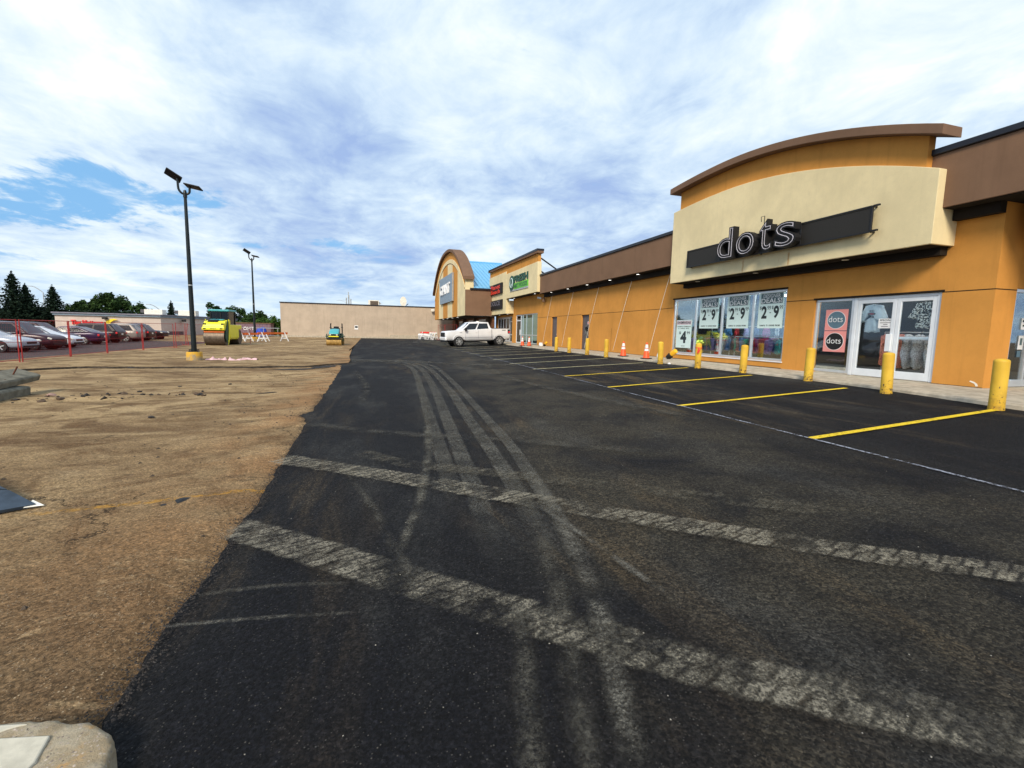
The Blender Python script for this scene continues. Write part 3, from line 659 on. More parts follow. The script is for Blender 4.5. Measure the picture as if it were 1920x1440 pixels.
# shop window, lintel, glass doors
obj('lintel', MB().box(XW - .02, WIN[0] - .03, WIN[3], XW + .2, WIN[1] + .04, WIN[3] + .05).box(XW - .02, DOOR[0] - .05, DOOR[3], XW + .2, DOOR[1] + .04, DOOR[3] + .05), 'soffit', store)
frame_x(store, 'window', XW + .05, WIN[0], WIN[1], WIN[2], WIN[3], bars_y=(13.65, 15.21, 16.77), w=.075)
obj('window_sill', MB().box(XW - .03, WIN[0] - .03, WIN[2] - .045, XW + .06, WIN[1] + .03, WIN[2] - .003), 'alu_white', store, bevel=.008)
frame_x(store, 'side_window', XW + .05, 9.95, DOOR[1], .56, DOOR[3], w=.07, glass='glass')
def glass_door(y0, y1, hinge, parent, bar=False):
    x = XW + .05; f = MB(); w = .10
    f.box(x, y0, .54, x + .06, y0 + w, 2.66); f.box(x, y1 - w, .54, x + .06, y1, 2.66)
    f.box(x, y0 + w, .54, x + .06, y1 - w, .74); f.box(x, y0 + w, 2.56, x + .06, y1 - w, 2.66)
    dr = obj('door', f, 'alu_white', parent, bevel=.006, seg=1)
    obj('glass', MB().box(x + .025, y0 + w, .74, x + .033, y1 - w, 2.56), 'glass_dark', dr)
    if bar: obj('push_bar', MB().box(x + .05, y0 + w, 1.58, x + .09, y1 - w, 1.65), 'alu_white', dr, bevel=.01)
    else: obj('door_handle', MB().box(x - .06, y0 + .02, 1.25, x - .005, y0 + .16, 1.72), 'alu_white', dr, bevel=.012)
    return dr
obj('door_frame', MB().box(XW + .04, 9.845, .53, XW + .14, 9.945, 2.74).box(XW + .04, 7.8, .53, XW + .14, 7.9, 2.74).box(XW + .04, 7.9, 2.665, XW + .14, 9.845, 2.74), 'alu_white', store, bevel=.006, seg=1)
glass_door(8.82, 9.84, 1, store); glass_door(7.905, 8.81, 0, store, True)
obj('plaster_chip', MB().prism([(6.88, .55), (6.92, .54), (6.95, .60), (7.05, .645), (7.03, .665), (6.95, .64), (6.90, .60)][::-1], 'x', XW - .004, XW + .003), 'offwhite', store)
# neighbouring shop's cream sign box at the frame edge
sb = tag(obj('sign_box', MB().box(13.55, 4.2, 3.76, 14.6, 6.55, 4.45), 'cream_plaster', bevel=.01), 'cream sign box hanging over the recessed entrance at the right edge', 'sign box')

# ------------------------------------------------------------------ dots sign and posters
sg = thing('shop_sign', 'black framed dots sign with outlined letters on the cream panel', 'sign', (XC, 12.6, 4.65))
f = MB(); x0 = XC - .20
for z in (4.31, 4.94): f.box(x0, 8.98, z - .022, x0 + .05, 16.22, z + .022)
for y in (8.98, 11.02, 14.35, 16.2): f.box(x0 + .002, y - .025, 4.33, x0 + .048, y + .025, 4.92)
for y in (9.0, 12.6, 16.1):
    for z in (4.31, 4.94): f.box(x0 + .05, y - .02, z - .02, XC - .003, y + .02, z + .02)
f.box(x0, 8.80, 4.92, x0 + .05, 8.96, 4.965); f.box(x0, 8.80, 4.30, x0 + .05, 8.96, 4.345)
obj('sign_frame', f, 'black_metal', sg, bevel=.005, seg=1)
obj('sign_mesh', MB().box(x0 + .022, 9.0, 4.335, x0 + .028, 16.18, 4.915), 'mesh_panel', sg)
xs_ = 14.25; adv = [('d', 14.27, 13.48), ('o', 13.36, 12.53), ('t', 12.36, 11.85), ('s', 11.76, 10.98)]
zz = {'d': (4.30, 5.36), 'o': (4.30, 5.06), 't': (4.30, 5.30), 's': (4.30, 5.06)}
for ch, l, r_ in adv:
    body = MB(); bx = text_on(body, ch, l, r_, zz[ch][0], zz[ch][1], x0 - .10, 0, ext=.11, offset=.022)
    lt = obj('letter', body, 'black', sg)
    tb = MB(); text_on(tb, ch, l, r_, zz[ch][0], zz[ch][1], x0 - .215, .004, box=bx, fill='NONE', bevel=.0075, offset=-.012)
    obj('neon_tube', tb, 'neon', lt)
pc = MB().tube([(x0 - .1, 12.42, 5.28), (x0 - .1, 12.44, 5.44), (x0 - .1, 12.3, 5.44), (x0 - .1, 12.3, 5.2)], .012, 6); obj('power_cable', pc, 'black_metal', sg)
def poster(name, label, y0, y1, z0, z1, rows, x=XW + .082, base='poster', group='sale posters in the shop window', blocks=()):
    """paper poster just behind the glass; rows: (text, left, right, z0, z1, material) in 0..1 of the sheet"""
    th = .004; L, Wd, H = y1, y1 - y0, z1 - z0
    p = tag(obj(name, MB().box(x + .004, y0, z0, x + .004 + th, y1, z1), base), label, 'poster', group)
    for (a, b, c, d_, mt) in blocks:
        obj('printed_panel', MB().box(x + .002, L - Wd * b, z0 + H * c, x + .0035, L - Wd * a, z0 + H * d_), mt, p)
    for s, a, b, c, d_, mt, off in rows:
        n_, k_ = len(s), 0
        for wd_ in s.split(' '):
            qa, qb = a + (b - a) * k_ / n_, a + (b - a) * (k_ + len(wd_)) / n_; k_ += len(wd_) + 1
            q = MB(); text_on(q, wd_, L - Wd * qa, L - Wd * qb, z0 + H * c, z0 + H * d_, x + .002, .0015, offset=off); obj('lettering', q, mt, p)
    return p
deal = [('DESIGNER', .18, .86, .845, .945, 'ink_white', .0), ('DEALS!', .1, .93, .70, .83, 'ink_white', .012), ('$', .06, .13, .52, .62, 'ink', .01), ('2', .14, .36, .27, .62, 'ink', .04), ('99', .37, .51, .51, .62, 'ink', .0),
    ('-', .47, .53, .42, .44, 'ink', .02), ('$', .55, .62, .52, .62, 'ink', .01), ('9', .63, .84, .27, .62, 'ink', .04), ('99', .85, .99, .51, .62, 'ink', .0), ("1000'S TO CHOOSE FROM!", .1, .92, .055, .10, 'ink', .03)]
for (y0, y1), lb in (((12.38, 13.43), 'designer deals poster nearest the glass door, in the fourth window pane'), ((13.88, 14.96), 'designer deals poster in the third window pane, behind the capped bollard'), ((15.43, 16.53), 'designer deals poster in the second window pane, beside the swimwear poster')):
    poster('sale_poster', lb, y0, y1, 1.88, 3.13, deal, blocks=[(.08, .95, .68, .965, 'poster_teal')])
poster('sale_poster', 'low swimwear poster with a big 4.99 price in the far window pane', 17.02, 18.05, 1.02, 2.25,
    [('SWIMWEAR', .04, .96, .855, .955, 'ink', .03), ('WOMEN\'S SWIMSUITS', .06, .95, .745, .785, 'ink', .02), ('& 2 PIECE SETS', .12, .85, .68, .715, 'ink', .02), ('$', .2, .33, .48, .59, 'ink', .01), ('4', .3, .7, .17, .6, 'ink', .05), ('99', .72, .93, .49, .59, 'ink', .01), ('EACH', .4, .62, .05, .085, 'ink', .01)],
    blocks=[(.02, .98, .83, .975, 'poster_pink_pale')])
def disc_x(x, y, z, ry, rz, n=40): return MB().prism([(y + ry * math.cos(2 * math.pi * i / n), z + rz * math.sin(2 * math.pi * i / n)) for i in range(n)], 'x', x, x + .0015)
for z0, z1, mt, lb in ((1.81, 2.43, 'poster_blue', 'pink dots poster with a blue disc, upper of two by the shop door'), (1.17, 1.79, 'black', 'pink dots poster with a black disc, lower of two by the shop door')):
    p = poster('logo_poster', lb, 10.13, 10.82, z0, z1, [('dots', .16, .80, .40, .68, 'ink_white', -.008)], base='poster_pink', group='pink logo posters beside the shop door')
    zc = (z0 + z1) / 2; obj('printed_ring', disc_x(XW + .0845, 10.475, zc, .285, .262), 'ink_white', p); obj('printed_disc', disc_x(XW + .0825, 10.475, zc, .272, .25), mt, p)
for o in list(col.objects):
    if o.name.startswith('lettering') and o.parent and o.parent.name.startswith('logo_poster'): o.location.x -= .004
nt_ = poster('notice', 'small white specials notice taped inside the left glass door', 8.90, 9.25, 1.87, 2.13, [('SPECIAL!', .1, .95, .76, .93, 'ink', .02), ], group=None, x=XW + .066, base='white_paint', blocks=[(.12, .90, .54, .60, 'door_grey'), (.36, .68, .36, .42, 'door_grey'), (.22, .72, .16, .22, 'door_grey')])
nb = tag(obj('oval_sign', MB().tube([(XW + .2, 17.5 + .22 * math.cos(a), 2.72 + .15 * math.sin(a)) for a in [2 * math.pi * i / 24 for i in range(25)]], .008, 5, False), 'poster_teal'), 'unlit oval neon open sign hanging in the far window pane', 'sign')
q = MB(); text_on(q, 'OPEN', 17.66, 17.34, 2.66, 2.78, XW + .16, 0); obj('lettering', q, 'poster_teal', nb)
# ------------------------------------------------------------------ clothes in the shop
def garment_mesh(wd, ht, sleeve=.25, depth=.05, dress=.0):
    """a garment on a hanger seen face on, in the local x (width), z (up, 0 at the collar) plane"""
    mb = MB(); out = [(0.07, -.015), (.5, -.07), (.5 + sleeve * .6, -.12 - sleeve * .75), (.5 + sleeve * .2, -.16 - sleeve * .8), (.40, -.26), (.40 + dress * .5, -.62), (.42 + dress, -1.0), (.2, -1.02), (0, -.985)]
    pts = [(x * wd, z * ht) for x, z in out]; full = pts + [(-x, z) for x, z in reversed(pts[:-1])]
    n = len(full); c = (0, -.45 * ht)
    for s in (-1, 1):
        for x, z in full: mb.v.append((x, s * depth * .25 * (1 + .6 * math.sin(x * 40 + z * 6)), z))
        for x, z in full: mb.v.append((x * .62 + c[0] * .38, s * depth * (.75 + .5 * math.sin(x * 55 + z * 3)), z * .86 + c[1] * .14))
        mb.v.append((c[0], s * depth, c[1]))
    k = 2 * n + 1
    for i in range(n):
        j = (i + 1) % n
        mb.f += [(i, j, n + j, n + i)[::-1], (n + i, n + j, 2 * n)[::-1], (k + i, k + j, k + n + j, k + n + i), (k + n + i, k + n + j, k + 2 * n), (i, j, k + j, k + i)]
    return mb
GC = {'pink': (.75, .18, .32), 'teal': (.03, .42, .40), 'red': (.6, .03, .04), 'lilac': (.42, .28, .62), 'navy': (.05, .09, .25), 'mint': (.08, .55, .33), 'white': (.72, .74, .76), 'coral': (.75, .25, .16), 'blue': (.08, .30, .62), 'magenta': (.5, .03, .25)}
for k, c in GC.items(): simple('cloth_' + k, tuple(x * .8 for x in c), .9, 0, .6, 38)
protos = {}
def garment(kind, colr, loc, rz, label, group):
    key = (kind, colr)
    if key not in protos:
        dims = {'swim': (.34, .55, .0, .09, -.1), 'shirt': (.46, .75, .4, .06, 0), 'dress': (.40, .95, .15, .12, .12)}[kind]
        protos[key] = obj('garment', garment_mesh(dims[0], dims[1], dims[2], dims[3], dims[4]), 'cloth_' + colr, smooth=True, angle=180); o = protos[key]
    else: o = protos[key].copy(); col.objects.link(o)
    place(o, loc, rz); tag(o, label, 'garment', group); return o
def rack(x, y0, y1, z, label):
    t_ = thing('clothes_rack', label, 'clothes rack', (x, (y0 + y1) / 2, .52))
    obj('rail', MB().tube([(x, y0, z), (x, y1, z)], .014, 8), 'galv', t_)
    for y in (y0, y1):
        obj('upright', MB().tube([(x, y, .54), (x, y, z)], .014, 8), 'galv', t_); obj('foot', MB().box(x - .25, y - .02, .52, x + .25, y + .02, .545), 'galv', t_)
rack(14.35, 13.3, 15.6, 1.56, 'chrome clothes rack of swimwear behind the third and fourth window panes'); rack(14.35, 15.9, 18.2, 1.56, 'chrome clothes rack of swimwear behind the second window pane')
rack(15.2, 13.6, 18.0, 2.0, 'taller clothes rack standing behind the swimwear racks'); rack(14.3, 8.3, 9.75, 1.78, 'clothes rack of pale garments inside the right glass door')
cs = ['pink', 'white', 'blue', 'magenta', 'pink', 'teal', 'red', 'lilac', 'coral', 'mint', 'white', 'lilac', 'navy', 'mint', 'red', 'navy', 'blue', 'teal', 'lilac', 'pink']
y = 13.35
random.shuffle(cs)
for i, c in enumerate((cs + ['navy', 'lilac', 'navy', 'pink', 'blue', 'navy']) * 2):
    if y > 18.1: break
    if 15.6 < y < 15.9: y = 15.95
    side = 'near the door end' if y < 14.7 else ('in the middle' if y < 16.4 else 'at the far end')
    garment('swim', c, (14.3 + uni(-.1, .05), y, 1.52 + uni(-.06, .03)), R(25 + uni(-40, 40)), f'{c} swimsuit hanging {side} of the low window rack', 'swimsuits on the window racks'); y += uni(.10, .20)
for i, c in enumerate(['navy', 'white', 'magenta', 'navy', 'lilac', 'red', 'blue', 'navy']):
    garment('shirt', c, (15.15, 13.8 + i * .52, 1.96), R(40 + uni(-30, 30)), f'{c} top on the taller rack behind the window swimwear', 'tops on the taller rack')
for y, c, lb in ((9.62, 'coral', 'coral dress hanging just beside the door handle'), (9.24, 'coral', 'coral dress next to the white one behind the right glass door'), (9.08, 'white', 'white dress touching the coral dress behind the right door'), (8.80, 'white', 'white dress in the middle of the rack behind the right door'), (8.50, 'white', 'white dress at the right end of the door rack')):
    garment('dress', c, (14.22, y, 1.74), R(24 + uni(-8, 8)), lb, 'dresses behind the glass doors')
# sweatshirts hung in the doors
def shirt_thing(name, label, loc, wd, ht, mat):
    o = obj(name, garment_mesh(wd, ht, .62, .07, .02), mat, smooth=True, angle=180); place(o, loc, R(-90)); return tag(o, label, 'garment', 'tops hung in the glass doors')
simple('sweat_grey', (.58, .68, .74), .95, 0, .08, 12)
s1 = shirt_thing('sweatshirt', 'pale grey printed sweatshirt hung inside the left glass door', (XW + .2, 9.49, 2.55), .46, .78, 'sweat_grey')
q = MB(); zc = 2.27
text_on(q, 'SC', 9.56, 9.42, 2.33, 2.375, XW + .115, 0, offset=.03); text_on(q, 'CB', 9.57, 9.41, 2.16, 2.21, XW + .115, 0, offset=.03)
o = obj('printed_lettering', q, 'ink', s1, world=False); o.matrix_parent_inverse = (Matrix.Translation(s1.location) @ s1.rotation_euler.to_matrix().to_4x4()).inverted()
o = obj('printed_oval', disc_x(XW + .113, 9.49, zc, .11, .04), 'poster_teal', s1, world=False); o.matrix_parent_inverse = (Matrix.Translation(s1.location) @ s1.rotation_euler.to_matrix().to_4x4()).inverted()
q = MB(); text_on(q, '1985', 9.56, 9.42, 2.25, 2.29, XW + .111, 0); o = obj('printed_lettering', q, 'logo_red', s1, world=False); o.matrix_parent_inverse = (Matrix.Translation(s1.location) @ s1.rotation_euler.to_matrix().to_4x4()).inverted()
shirt_thing('blouse', 'black and white spotted top hung inside the right glass door', (XW + .2, 8.22, 2.55), .44, .68, 'spotted_cloth')
garment('dress', 'white', (14.5, YE + .9, 1.8), R(20), 'white dress seen through the recessed entrance at the right edge', 'dresses behind the glass doors')
e1 = tag(obj('door_notice', MB().box(14.36, YE + .045, 1.86, 14.58, YE + .05, 2.12), 'white_paint'), 'white notice stuck high on the recessed entrance door', 'notice')
obj('printed_panel', MB().box(14.39, YE + .042, 2.03, 14.55, YE + .044, 2.08), 'ink', e1); obj('printed_panel', MB().box(14.41, YE + .042, 1.93, 14.53, YE + .044, 1.97), 'ink', e1)
e2 = tag(obj('door_notice', MB().box(14.34, YE + .045, 1.40, 14.52, YE + .05, 1.72), 'white_paint'), 'tall white notice with a dark figure on the recessed entrance door', 'notice')
obj('printed_figure', MB().box(14.39, YE + .042, 1.5, 14.47, YE + .044, 1.66), 'poster_teal', e2)
tag(obj('door_notice', MB().box(14.35, YE + .045, 1.22, 14.47, YE + .05, 1.37), 'poster_blue'), 'small blue sticker low on the recessed entrance door', 'sticker')

# ------------------------------------------------------------------ bollards, cones, dropped bags
def bollard_mb(h=.87, r=.105): return MB().lathe([(r + .004, -.1), (r + .002, .06), (r, .12), (r, h - .05), (r * .97, h - .025), (r * .8, h - .006), (r * .4, h + .006), (.002, h + .01)], 28)
BP = [(10.22, 5.04), (10.52, 7.02), (11.02, 9.31), (11.1, 11.65), (10.93, 13.54), (10.85, 15.64), (10.92, 20.2), (10.98, 22.43), (10.98, 24.79), (10.9, 26.6)]
BL = ['yellow steel bollard nearest the camera, in front of the recessed entrance', 'yellow bollard with chipped brown scuffs in front of the glass doors', 'yellow bollard between the shop window and the pink logo posters', 'yellow bollard in front of the right end of the shop window', 'yellow bollard with a red ribbon and greenery before the swimwear poster',
      'yellow bollard beside the traffic cone and fallen yellow lamp', 'yellow bollard farthest right of the four by the grey service doors', 'yellow bollard at the foot of the nearer grey service door', 'yellow bollard halfway between the two grey service doors', 'yellow bollard farthest away, by the far grey service door']
b0 = obj('bollard', bollard_mb(), 'bollard_yellow', smooth=True, angle=50)
for i, ((x, y), l) in enumerate(zip(BP, BL)):
    o = b0 if i == 0 else b0.copy()
    if i: col.objects.link(o)
    place(o, (x, y, gz(x, y)), uni(0, 6), l); o.rotation_euler.x = uni(-.022, .022); o.rotation_euler.y = uni(-.018, .018); tag(o, None, 'bollard', 'yellow bollards along the shop kerb')
bx, by = BP[4]; bz = gz(bx, by)
rb = MB(); rb.lathe([(.119, bz + .70), (.119, bz + .725)], 24, (bx, by, 0)); rb.obox((bx - .09, by - .08, bz + .62), (.012, .035, .2), (0, .2, .3)); rb.obox((bx - .08, by - .12, bz + .60), (.012, .035, .17), (.3, .3, .3))
tag(obj('ribbon', rb, 'logo_red'), 'red ribbon tied round the fifth yellow bollard', 'ribbon')
lf = MB()
for i in range(40):
    a = uni(0, 6.28); r_ = uni(0, .12); p = Vector((bx + r_ * math.cos(a), by + r_ * math.sin(a), bz + .88 + uni(0, .09)))
    u = Vector((uni(-1, 1), uni(-1, 1), uni(-.3, 1))).normalized() * .05; v = u.cross(Vector((uni(-1, 1), uni(-1, 1), uni(-1, 1)))).normalized() * .03
    lf.quad(p - u, p + v, p + u, p - v)
tag(obj('greenery', lf, 'leaf_bright'), 'tuft of yellow green leaves on top of the ribboned bollard', 'plant')
def cone(label, loc, rz=0, proto=[None]):
    if proto[0] is None:
        t_ = thing('traffic_cone', label, 'traffic cone', group='orange traffic cones along the kerb')
        obj('base', MB().box(-.19, -.19, 0, .19, .19, .035), 'rubber', t_, bevel=.012)
        r_ = lambda z: .145 - (z - .03) * .163
        def ring(a, b, e=0): return MB().lathe([(r_(a) + e, a), (r_(b) + e, b)], 24)
        obj('cone_body', MB().lathe([(.155, .035), (r_(.06), .06), (r_(.68), .68), (r_(.71), .70), (.012, .71)], 24), 'cone_orange', t_, smooth=True)
        obj('reflective_band', ring(.34, .44, .003), 'white_paint', t_, smooth=True); obj('reflective_band', ring(.47, .62, .003), 'white_paint', t_, smooth=True)
        proto[0] = t_
    else: t_ = dup(proto[0])
    place(t_, loc, rz, label); return t_
cone('orange traffic cone on a black base at the kerb, left of the fallen yellow lamp', (11.45, 19.5, .525), .2)
cone('orange traffic cone standing just in front of the fallen yellow lamp', (11.45, 17.55, .525), .5)
cone('far orange cone nearer the white pickup, before the glass shopfront', (11.2, 34.3, .52), .1); cone('far orange cone nearer the white bag, before the glass shopfront', (11.55, 33.7, .52), .8)
cone('orange cone farthest off, beside the white boards by the beige wall', (6.9, 73.2, .16), .3)
def fallen_lamp(name, x, y, s, l):
    t_ = thing(name, l, 'lamp', (x, y, .52)); d_ = Vector((.2, -.75, .62)).normalized()
    p = Vector((x, y, .57)); q1 = p + d_ * .16 * s; q2 = p + d_ * .42 * s
    obj('lamp_base', MB().tube([p, q1, q1 + d_ * .05], [.09 * s, .1 * s, .07 * s], 14), 'black', t_)
    obj('lamp_lens', MB().tube([q1 + d_ * .05, q1 + d_ * .12, q2, q2 + d_ * .03], [.085 * s, .10 * s, .085 * s, .04 * s], 14), 'rty2', t_, smooth=True)
simple('rty2', (.85, .45, .02), .35)
fallen_lamp('warning_lamp', 12.55, 17.55, 1.25, 'yellow warning lamp lying against the stucco wall beside a cone')
fallen_lamp('warning_lamp', 12.75, 33.6, 1.0, 'small yellow warning lamp lying behind the far white bag')
def blob(name, label, cat, loc, sx, sy, sz, mat, seed, n=10):
    mb = MB(); prof = []
    for j in range(n + 1):
        th = math.pi * j / n
        for k in range(14):
            a = 2 * math.pi * k / 14; d_ = Vector((math.sin(th) * math.cos(a), math.sin(th) * math.sin(a), math.cos(th)))
            r_ = 1 + .35 * fbm(d_.x * 1.7 + seed, d_.y * 1.7, d_.z * 1.7)
            mb.v.append((d_.x * sx * r_, d_.y * sy * r_, max(-.02, d_.z * sz * r_ + sz * .6)))
    for j in range(n):
        for k in range(14): mb.f.append((j * 14 + k, (j + 1) * 14 + k, (j + 1) * 14 + (k + 1) % 14, j * 14 + (k + 1) % 14))
    o = obj(name, mb, mat, smooth=True, angle=180); o.location = loc; return tag(o, label, cat)
blob('crumpled_bag', 'crumpled white bag on the sidewalk beside the fallen yellow lamp', 'bag', (12.25, 17.75, .52), .10, .13, .17, 'white_paint', 2)
blob('crumpled_bag', 'crumpled white bag by the wall between far cones and grey door', 'bag', (12.3, 33.1, .52), .15, .2, .18, 'white_paint', 5)
blob('paper_litter', 'scrap of white litter at the kerb right of the fallen lamp', 'litter', (10.95, 15.2, .45), .05, .07, .04, 'white_paint', 8)

# ------------------------------------------------------------------ middle unit: plain wall, two service doors, glass shopfront
mid = thing('retail_building', 'long plain orange stucco shop with brown fascia and two grey service doors', 'building', (XW, 30, .52))
GD = [(26.85, 28.0), (32.2, 33.35)]
SF = (36.5, 42.65, .56, 3.2)
mb = MB(); wall_x(mb, XW, XW + .25, 18.6, 43.5, .5, 5.6, [(a, b, .5, 2.78) for a, b in GD] + [(SF[0], SF[1], .5, SF[3])])
obj('wall', mb, ORANGE, mid)
for b in [(XW - .004, a, 2.79, XW + .002, b, 2.81) for a, b in ((18.6, 26.85), (28.0, 32.2), (33.35, 36.5))] + [(XW - .003, y, .6, XW + .002, y + .015, 1.9) for y in (31.0, 23.9)] + [(XW - .012, a, .50, XW + .002, b, .53) for a, b in ((18.6, 26.85), (28.0, 32.2), (33.35, 36.5))]:
    obj('stucco_joint', MB().box(*b), 'soffit', mid)
obj('soffit_shade_strip', MB().box(13.0, 18.6, 4.36, XW - .004, 34.6, 4.6), 'soffit', mid)  # added dark strip: shade below the fascia put in as colour
for k, (a, b) in enumerate(GD):
    d_ = obj('door', MB().box(XW + .12, a + .05, .54, XW + .17, b - .05, 2.74), 'door_grey', mid, bevel=.004, seg=1)
    obj('door_frame', MB().box(XW + .1, a, .52, XW + .2, a + .05, 2.78).box(XW + .1, b - .05, .52, XW + .2, b, 2.78).box(XW + .1, a + .05, 2.74, XW + .2, b - .05, 2.78), 'cap_brown', mid)
    obj('door_handle', MB().box(XW + .06, a + .1, 1.42, XW + .115, a + .2, 1.5), 'galv', d_, bevel=.01)
    if k == 0:
        obj('door_sticker', disc_x(XW + .117, a + .35, 2.25, .10, .10), 'white_paint', d_); obj('door_sticker', disc_x(XW + .115, a + .35, 2.25, .06, .06), 'logo_red', d_)
        obj('door_sticker', disc_x(XW + .117, a + .55, 1.72, .25, .38), 'car_glass', d_)
obj('fascia', MB().box(XF, 17.55, 4.62, 13.6, 34.62, 5.98), 'brown_plaster', mid, bevel=.01, seg=1)
obj('roof_cap', MB().box(XF - .06, 17.16, 5.982, 13.8, 34.6, 6.12), 'cap_black', mid, bevel=.012, seg=1)
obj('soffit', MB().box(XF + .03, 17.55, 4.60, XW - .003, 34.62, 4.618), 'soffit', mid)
for y in (20.9, 23.8, 26.7, 29.7, 32.8): obj('downlight', MB().lathe([(.075, 4.592), (.075, 4.598)], 14, (12.9, y, 0)), 'lamp_lit', mid)
obj('roof', MB().box(13.62, 18.5, 5.4, 32, 50, 5.55), 'cap_grey', mid)
frame_x(mid, 'shopfront', XW + .06, SF[0], 41.1, SF[2], SF[3], bars_y=(38.0, 39.6, 40.6), bars_z=(1.32,), w=.07, glass='glass_teal')
fr = frame_x(mid, 'door', XW + .06, 41.15, SF[1], .54, SF[3], bars_z=(2.65,), w=.1, mat='alu_white', glass='glass_black')
obj('door_handle', MB().box(XW, 41.3, 1.3, XW + .055, 41.36, 1.8), 'alu_white', fr)
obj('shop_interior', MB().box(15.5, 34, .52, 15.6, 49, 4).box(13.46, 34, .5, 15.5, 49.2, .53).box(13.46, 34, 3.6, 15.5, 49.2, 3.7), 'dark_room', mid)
mb = MB()
for i in range(9): mb.box(13.9 + uni(0, .6), 36.7 + i * .6, .54, 14.3, 37.0 + i * .6, uni(1.0, 1.4))
obj('shelving', mb, 'tan_brown', mid)
cw = thing('wall_camera', 'white wall camera and round dome under the soffit corner', 'camera', (13.1, 34.9, 4.3))
obj('camera_body', MB().obox((12.95, 35.4, 4.35), (.16, .5, .14), (.15, 0, .3)), 'galv', cw, bevel=.02); obj('camera_dome', MB().lathe([(.02, 3.95), (.11, 4.0), (.13, 4.1), (.1, 4.2), (.05, 4.35)], 12, (13.02, 34.65, 0)), 'cap_brown', cw, smooth=True)
# strings that hang slantwise from the soffit to the foot of the wall
CT = [(18.4, 20.0), (21.7, 23.6), (25.4, 27.35), (29.1, 31.1), (33.0, 35.1)]
CL = ['thin white string slanting down the wall beside the cream sign panel', 'thin string slanting to the wall foot behind the left cone', 'thin string slanting down the wall right of the nearer grey door', 'thin string slanting between the two grey service doors', 'thin string slanting down the wall at the far grey door']
for (a, b), l in zip(CT, CL):
    p, q = Vector((XW - .10, a, 4.55)), Vector((XW - .02, b, .62)); pts = [p.lerp(q, i / 10) + Vector((0, .05 * math.sin(math.pi * i / 10), 0)) for i in range(11)]
    tag(obj('string', MB().tube(pts, .011, 5), 'offwhite'), l, 'string', 'strings slanting down the orange wall')

# ------------------------------------------------------------------ stepped cream sign front with two tenants
fm = thing('retail_building', 'cream sign front with sloping cap over the glass shopfronts, beside the arch', 'building', (XC, 42, .52))
L0, L1, LS = 34.62, 50.2, 43.5
obj('sign_panel', MB().box(XC, L0, 4.76, XF + .1, LS, 7.1), 'cream_plaster', fm, bevel=.01, seg=1)
obj('sign_panel', MB().box(XC - .006, LS, 3.34, XF + .1, L1, 7.36), 'cream_plaster', fm, bevel=.01, seg=1)
obj('return_panel', MB().box(XF + .1, LS - .1, 3.36, XW, LS, 4.6), 'cream_plaster', fm)
pp = MB().prism([(L0 + .05, 6.9), (L1 - .05, 7.2), (L1 - .05, 7.98), (L0 + .05, 7.75)][::-1], 'x', XC + .05, XF + .06); obj('parapet', pp, ORANGE, fm)
obj('coping', MB().prism([(L0 - .15, 7.73), (L1 + .1, 7.96), (L1 + .1, 8.1), (L0 - .15, 7.9)][::-1], 'x', XC - .12, XF + .2), 'cap_brown', fm)
obj('roof_cap', MB().prism([(L0 - .16, 7.905), (L1 + .11, 8.105), (L1 + .11, 8.24), (L0 - .16, 8.06)][::-1], 'x', XC - .14, XF + .22), 'cap_black', fm)
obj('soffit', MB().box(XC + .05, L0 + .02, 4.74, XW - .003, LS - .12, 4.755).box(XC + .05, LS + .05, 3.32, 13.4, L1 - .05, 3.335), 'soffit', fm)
for y in (42.0, 36.2): obj('downlight', MB().lathe([(.06, 4.728), (.06, 4.738)], 12, (12.8, y, 0)), 'lamp_lit', fm)
for y in (44.2, 47.2): obj('downlight', MB().lathe([(.05, 3.308), (.05, 3.318)], 12, (12.8, y, 0)), 'lamp_lit', fm)
for a, b in (((XF + .15, 34.9, 7.4), (15.6, 34.9, 5.75)), ((XF + .15, 34.9, 6.4), (14.1, 34.9, 5.65))): obj('brace', MB().tube([a, b], .06, 6), 'black_metal', fm)
mb = MB(); wall_x(mb, XW, XW + .25, 43.5, 50.2, .5, 3.4, [(43.8, 49.4, .5, 3.1)]); obj('wall', mb, ORANGE, fm)
frame_x(fm, 'shopfront', XW + .06, 44.9, 49.4, .56, 3.1, bars_y=(46.2, 47.3, 48.3), w=.2, glass='glass_black')
frame_x(fm, 'door', XW + .06, 43.85, 44.85, .54, 3.1, bars_z=(1.3, 2.6), w=.1, glass='glass_black')
s = thing('shop_sign', 'green fresh foods sign with a leaf disc on the cream front', 'sign', (XC, 39.5, 5.9))
obj('sign_backing', MB().prism([(36.75, 5.28), (42.0, 5.3), (42.0, 5.48), (36.75, 5.42)][::-1], 'x', XC - .05, XC - .004), 'galv', s)
q = MB(); text_on(q, 'FRESH', 40.75, 36.85, 6.0, 6.62, XC - .03, 0, ext=.05, offset=.03); obj('lettering', q, 'fm_dark', s)
obj('lettering_panel', MB().box(XC - .06, 36.8, 5.42, XC - .004, 40.75, 5.95), 'fm_lime', s)
q = MB(); text_on(q, 'MKT FOODS', 40.6, 36.95, 5.5, 5.87, XC - .063, .004, offset=.03); obj('lettering', q, 'fm_dark', s)
obj('logo_disc', disc_x(XC - .08, 41.5, 6.05, .75, .68).add([(XC - .004, 41.5, 6.05)], []), 'fm_dark', s)
obj('logo_rim', MB().prism([(41.5 + .75 * math.cos(a), 6.05 + .68 * math.sin(a)) for a in [2 * math.pi * i / 32 for i in range(32)]], 'x', XC - .078, XC - .004), 'fm_dark', s)
lp = [(41.5 + .42 * math.cos(a), 6.08 + .42 * math.sin(a)) for a in [2 * math.pi * i / 24 for i in range(24)]]
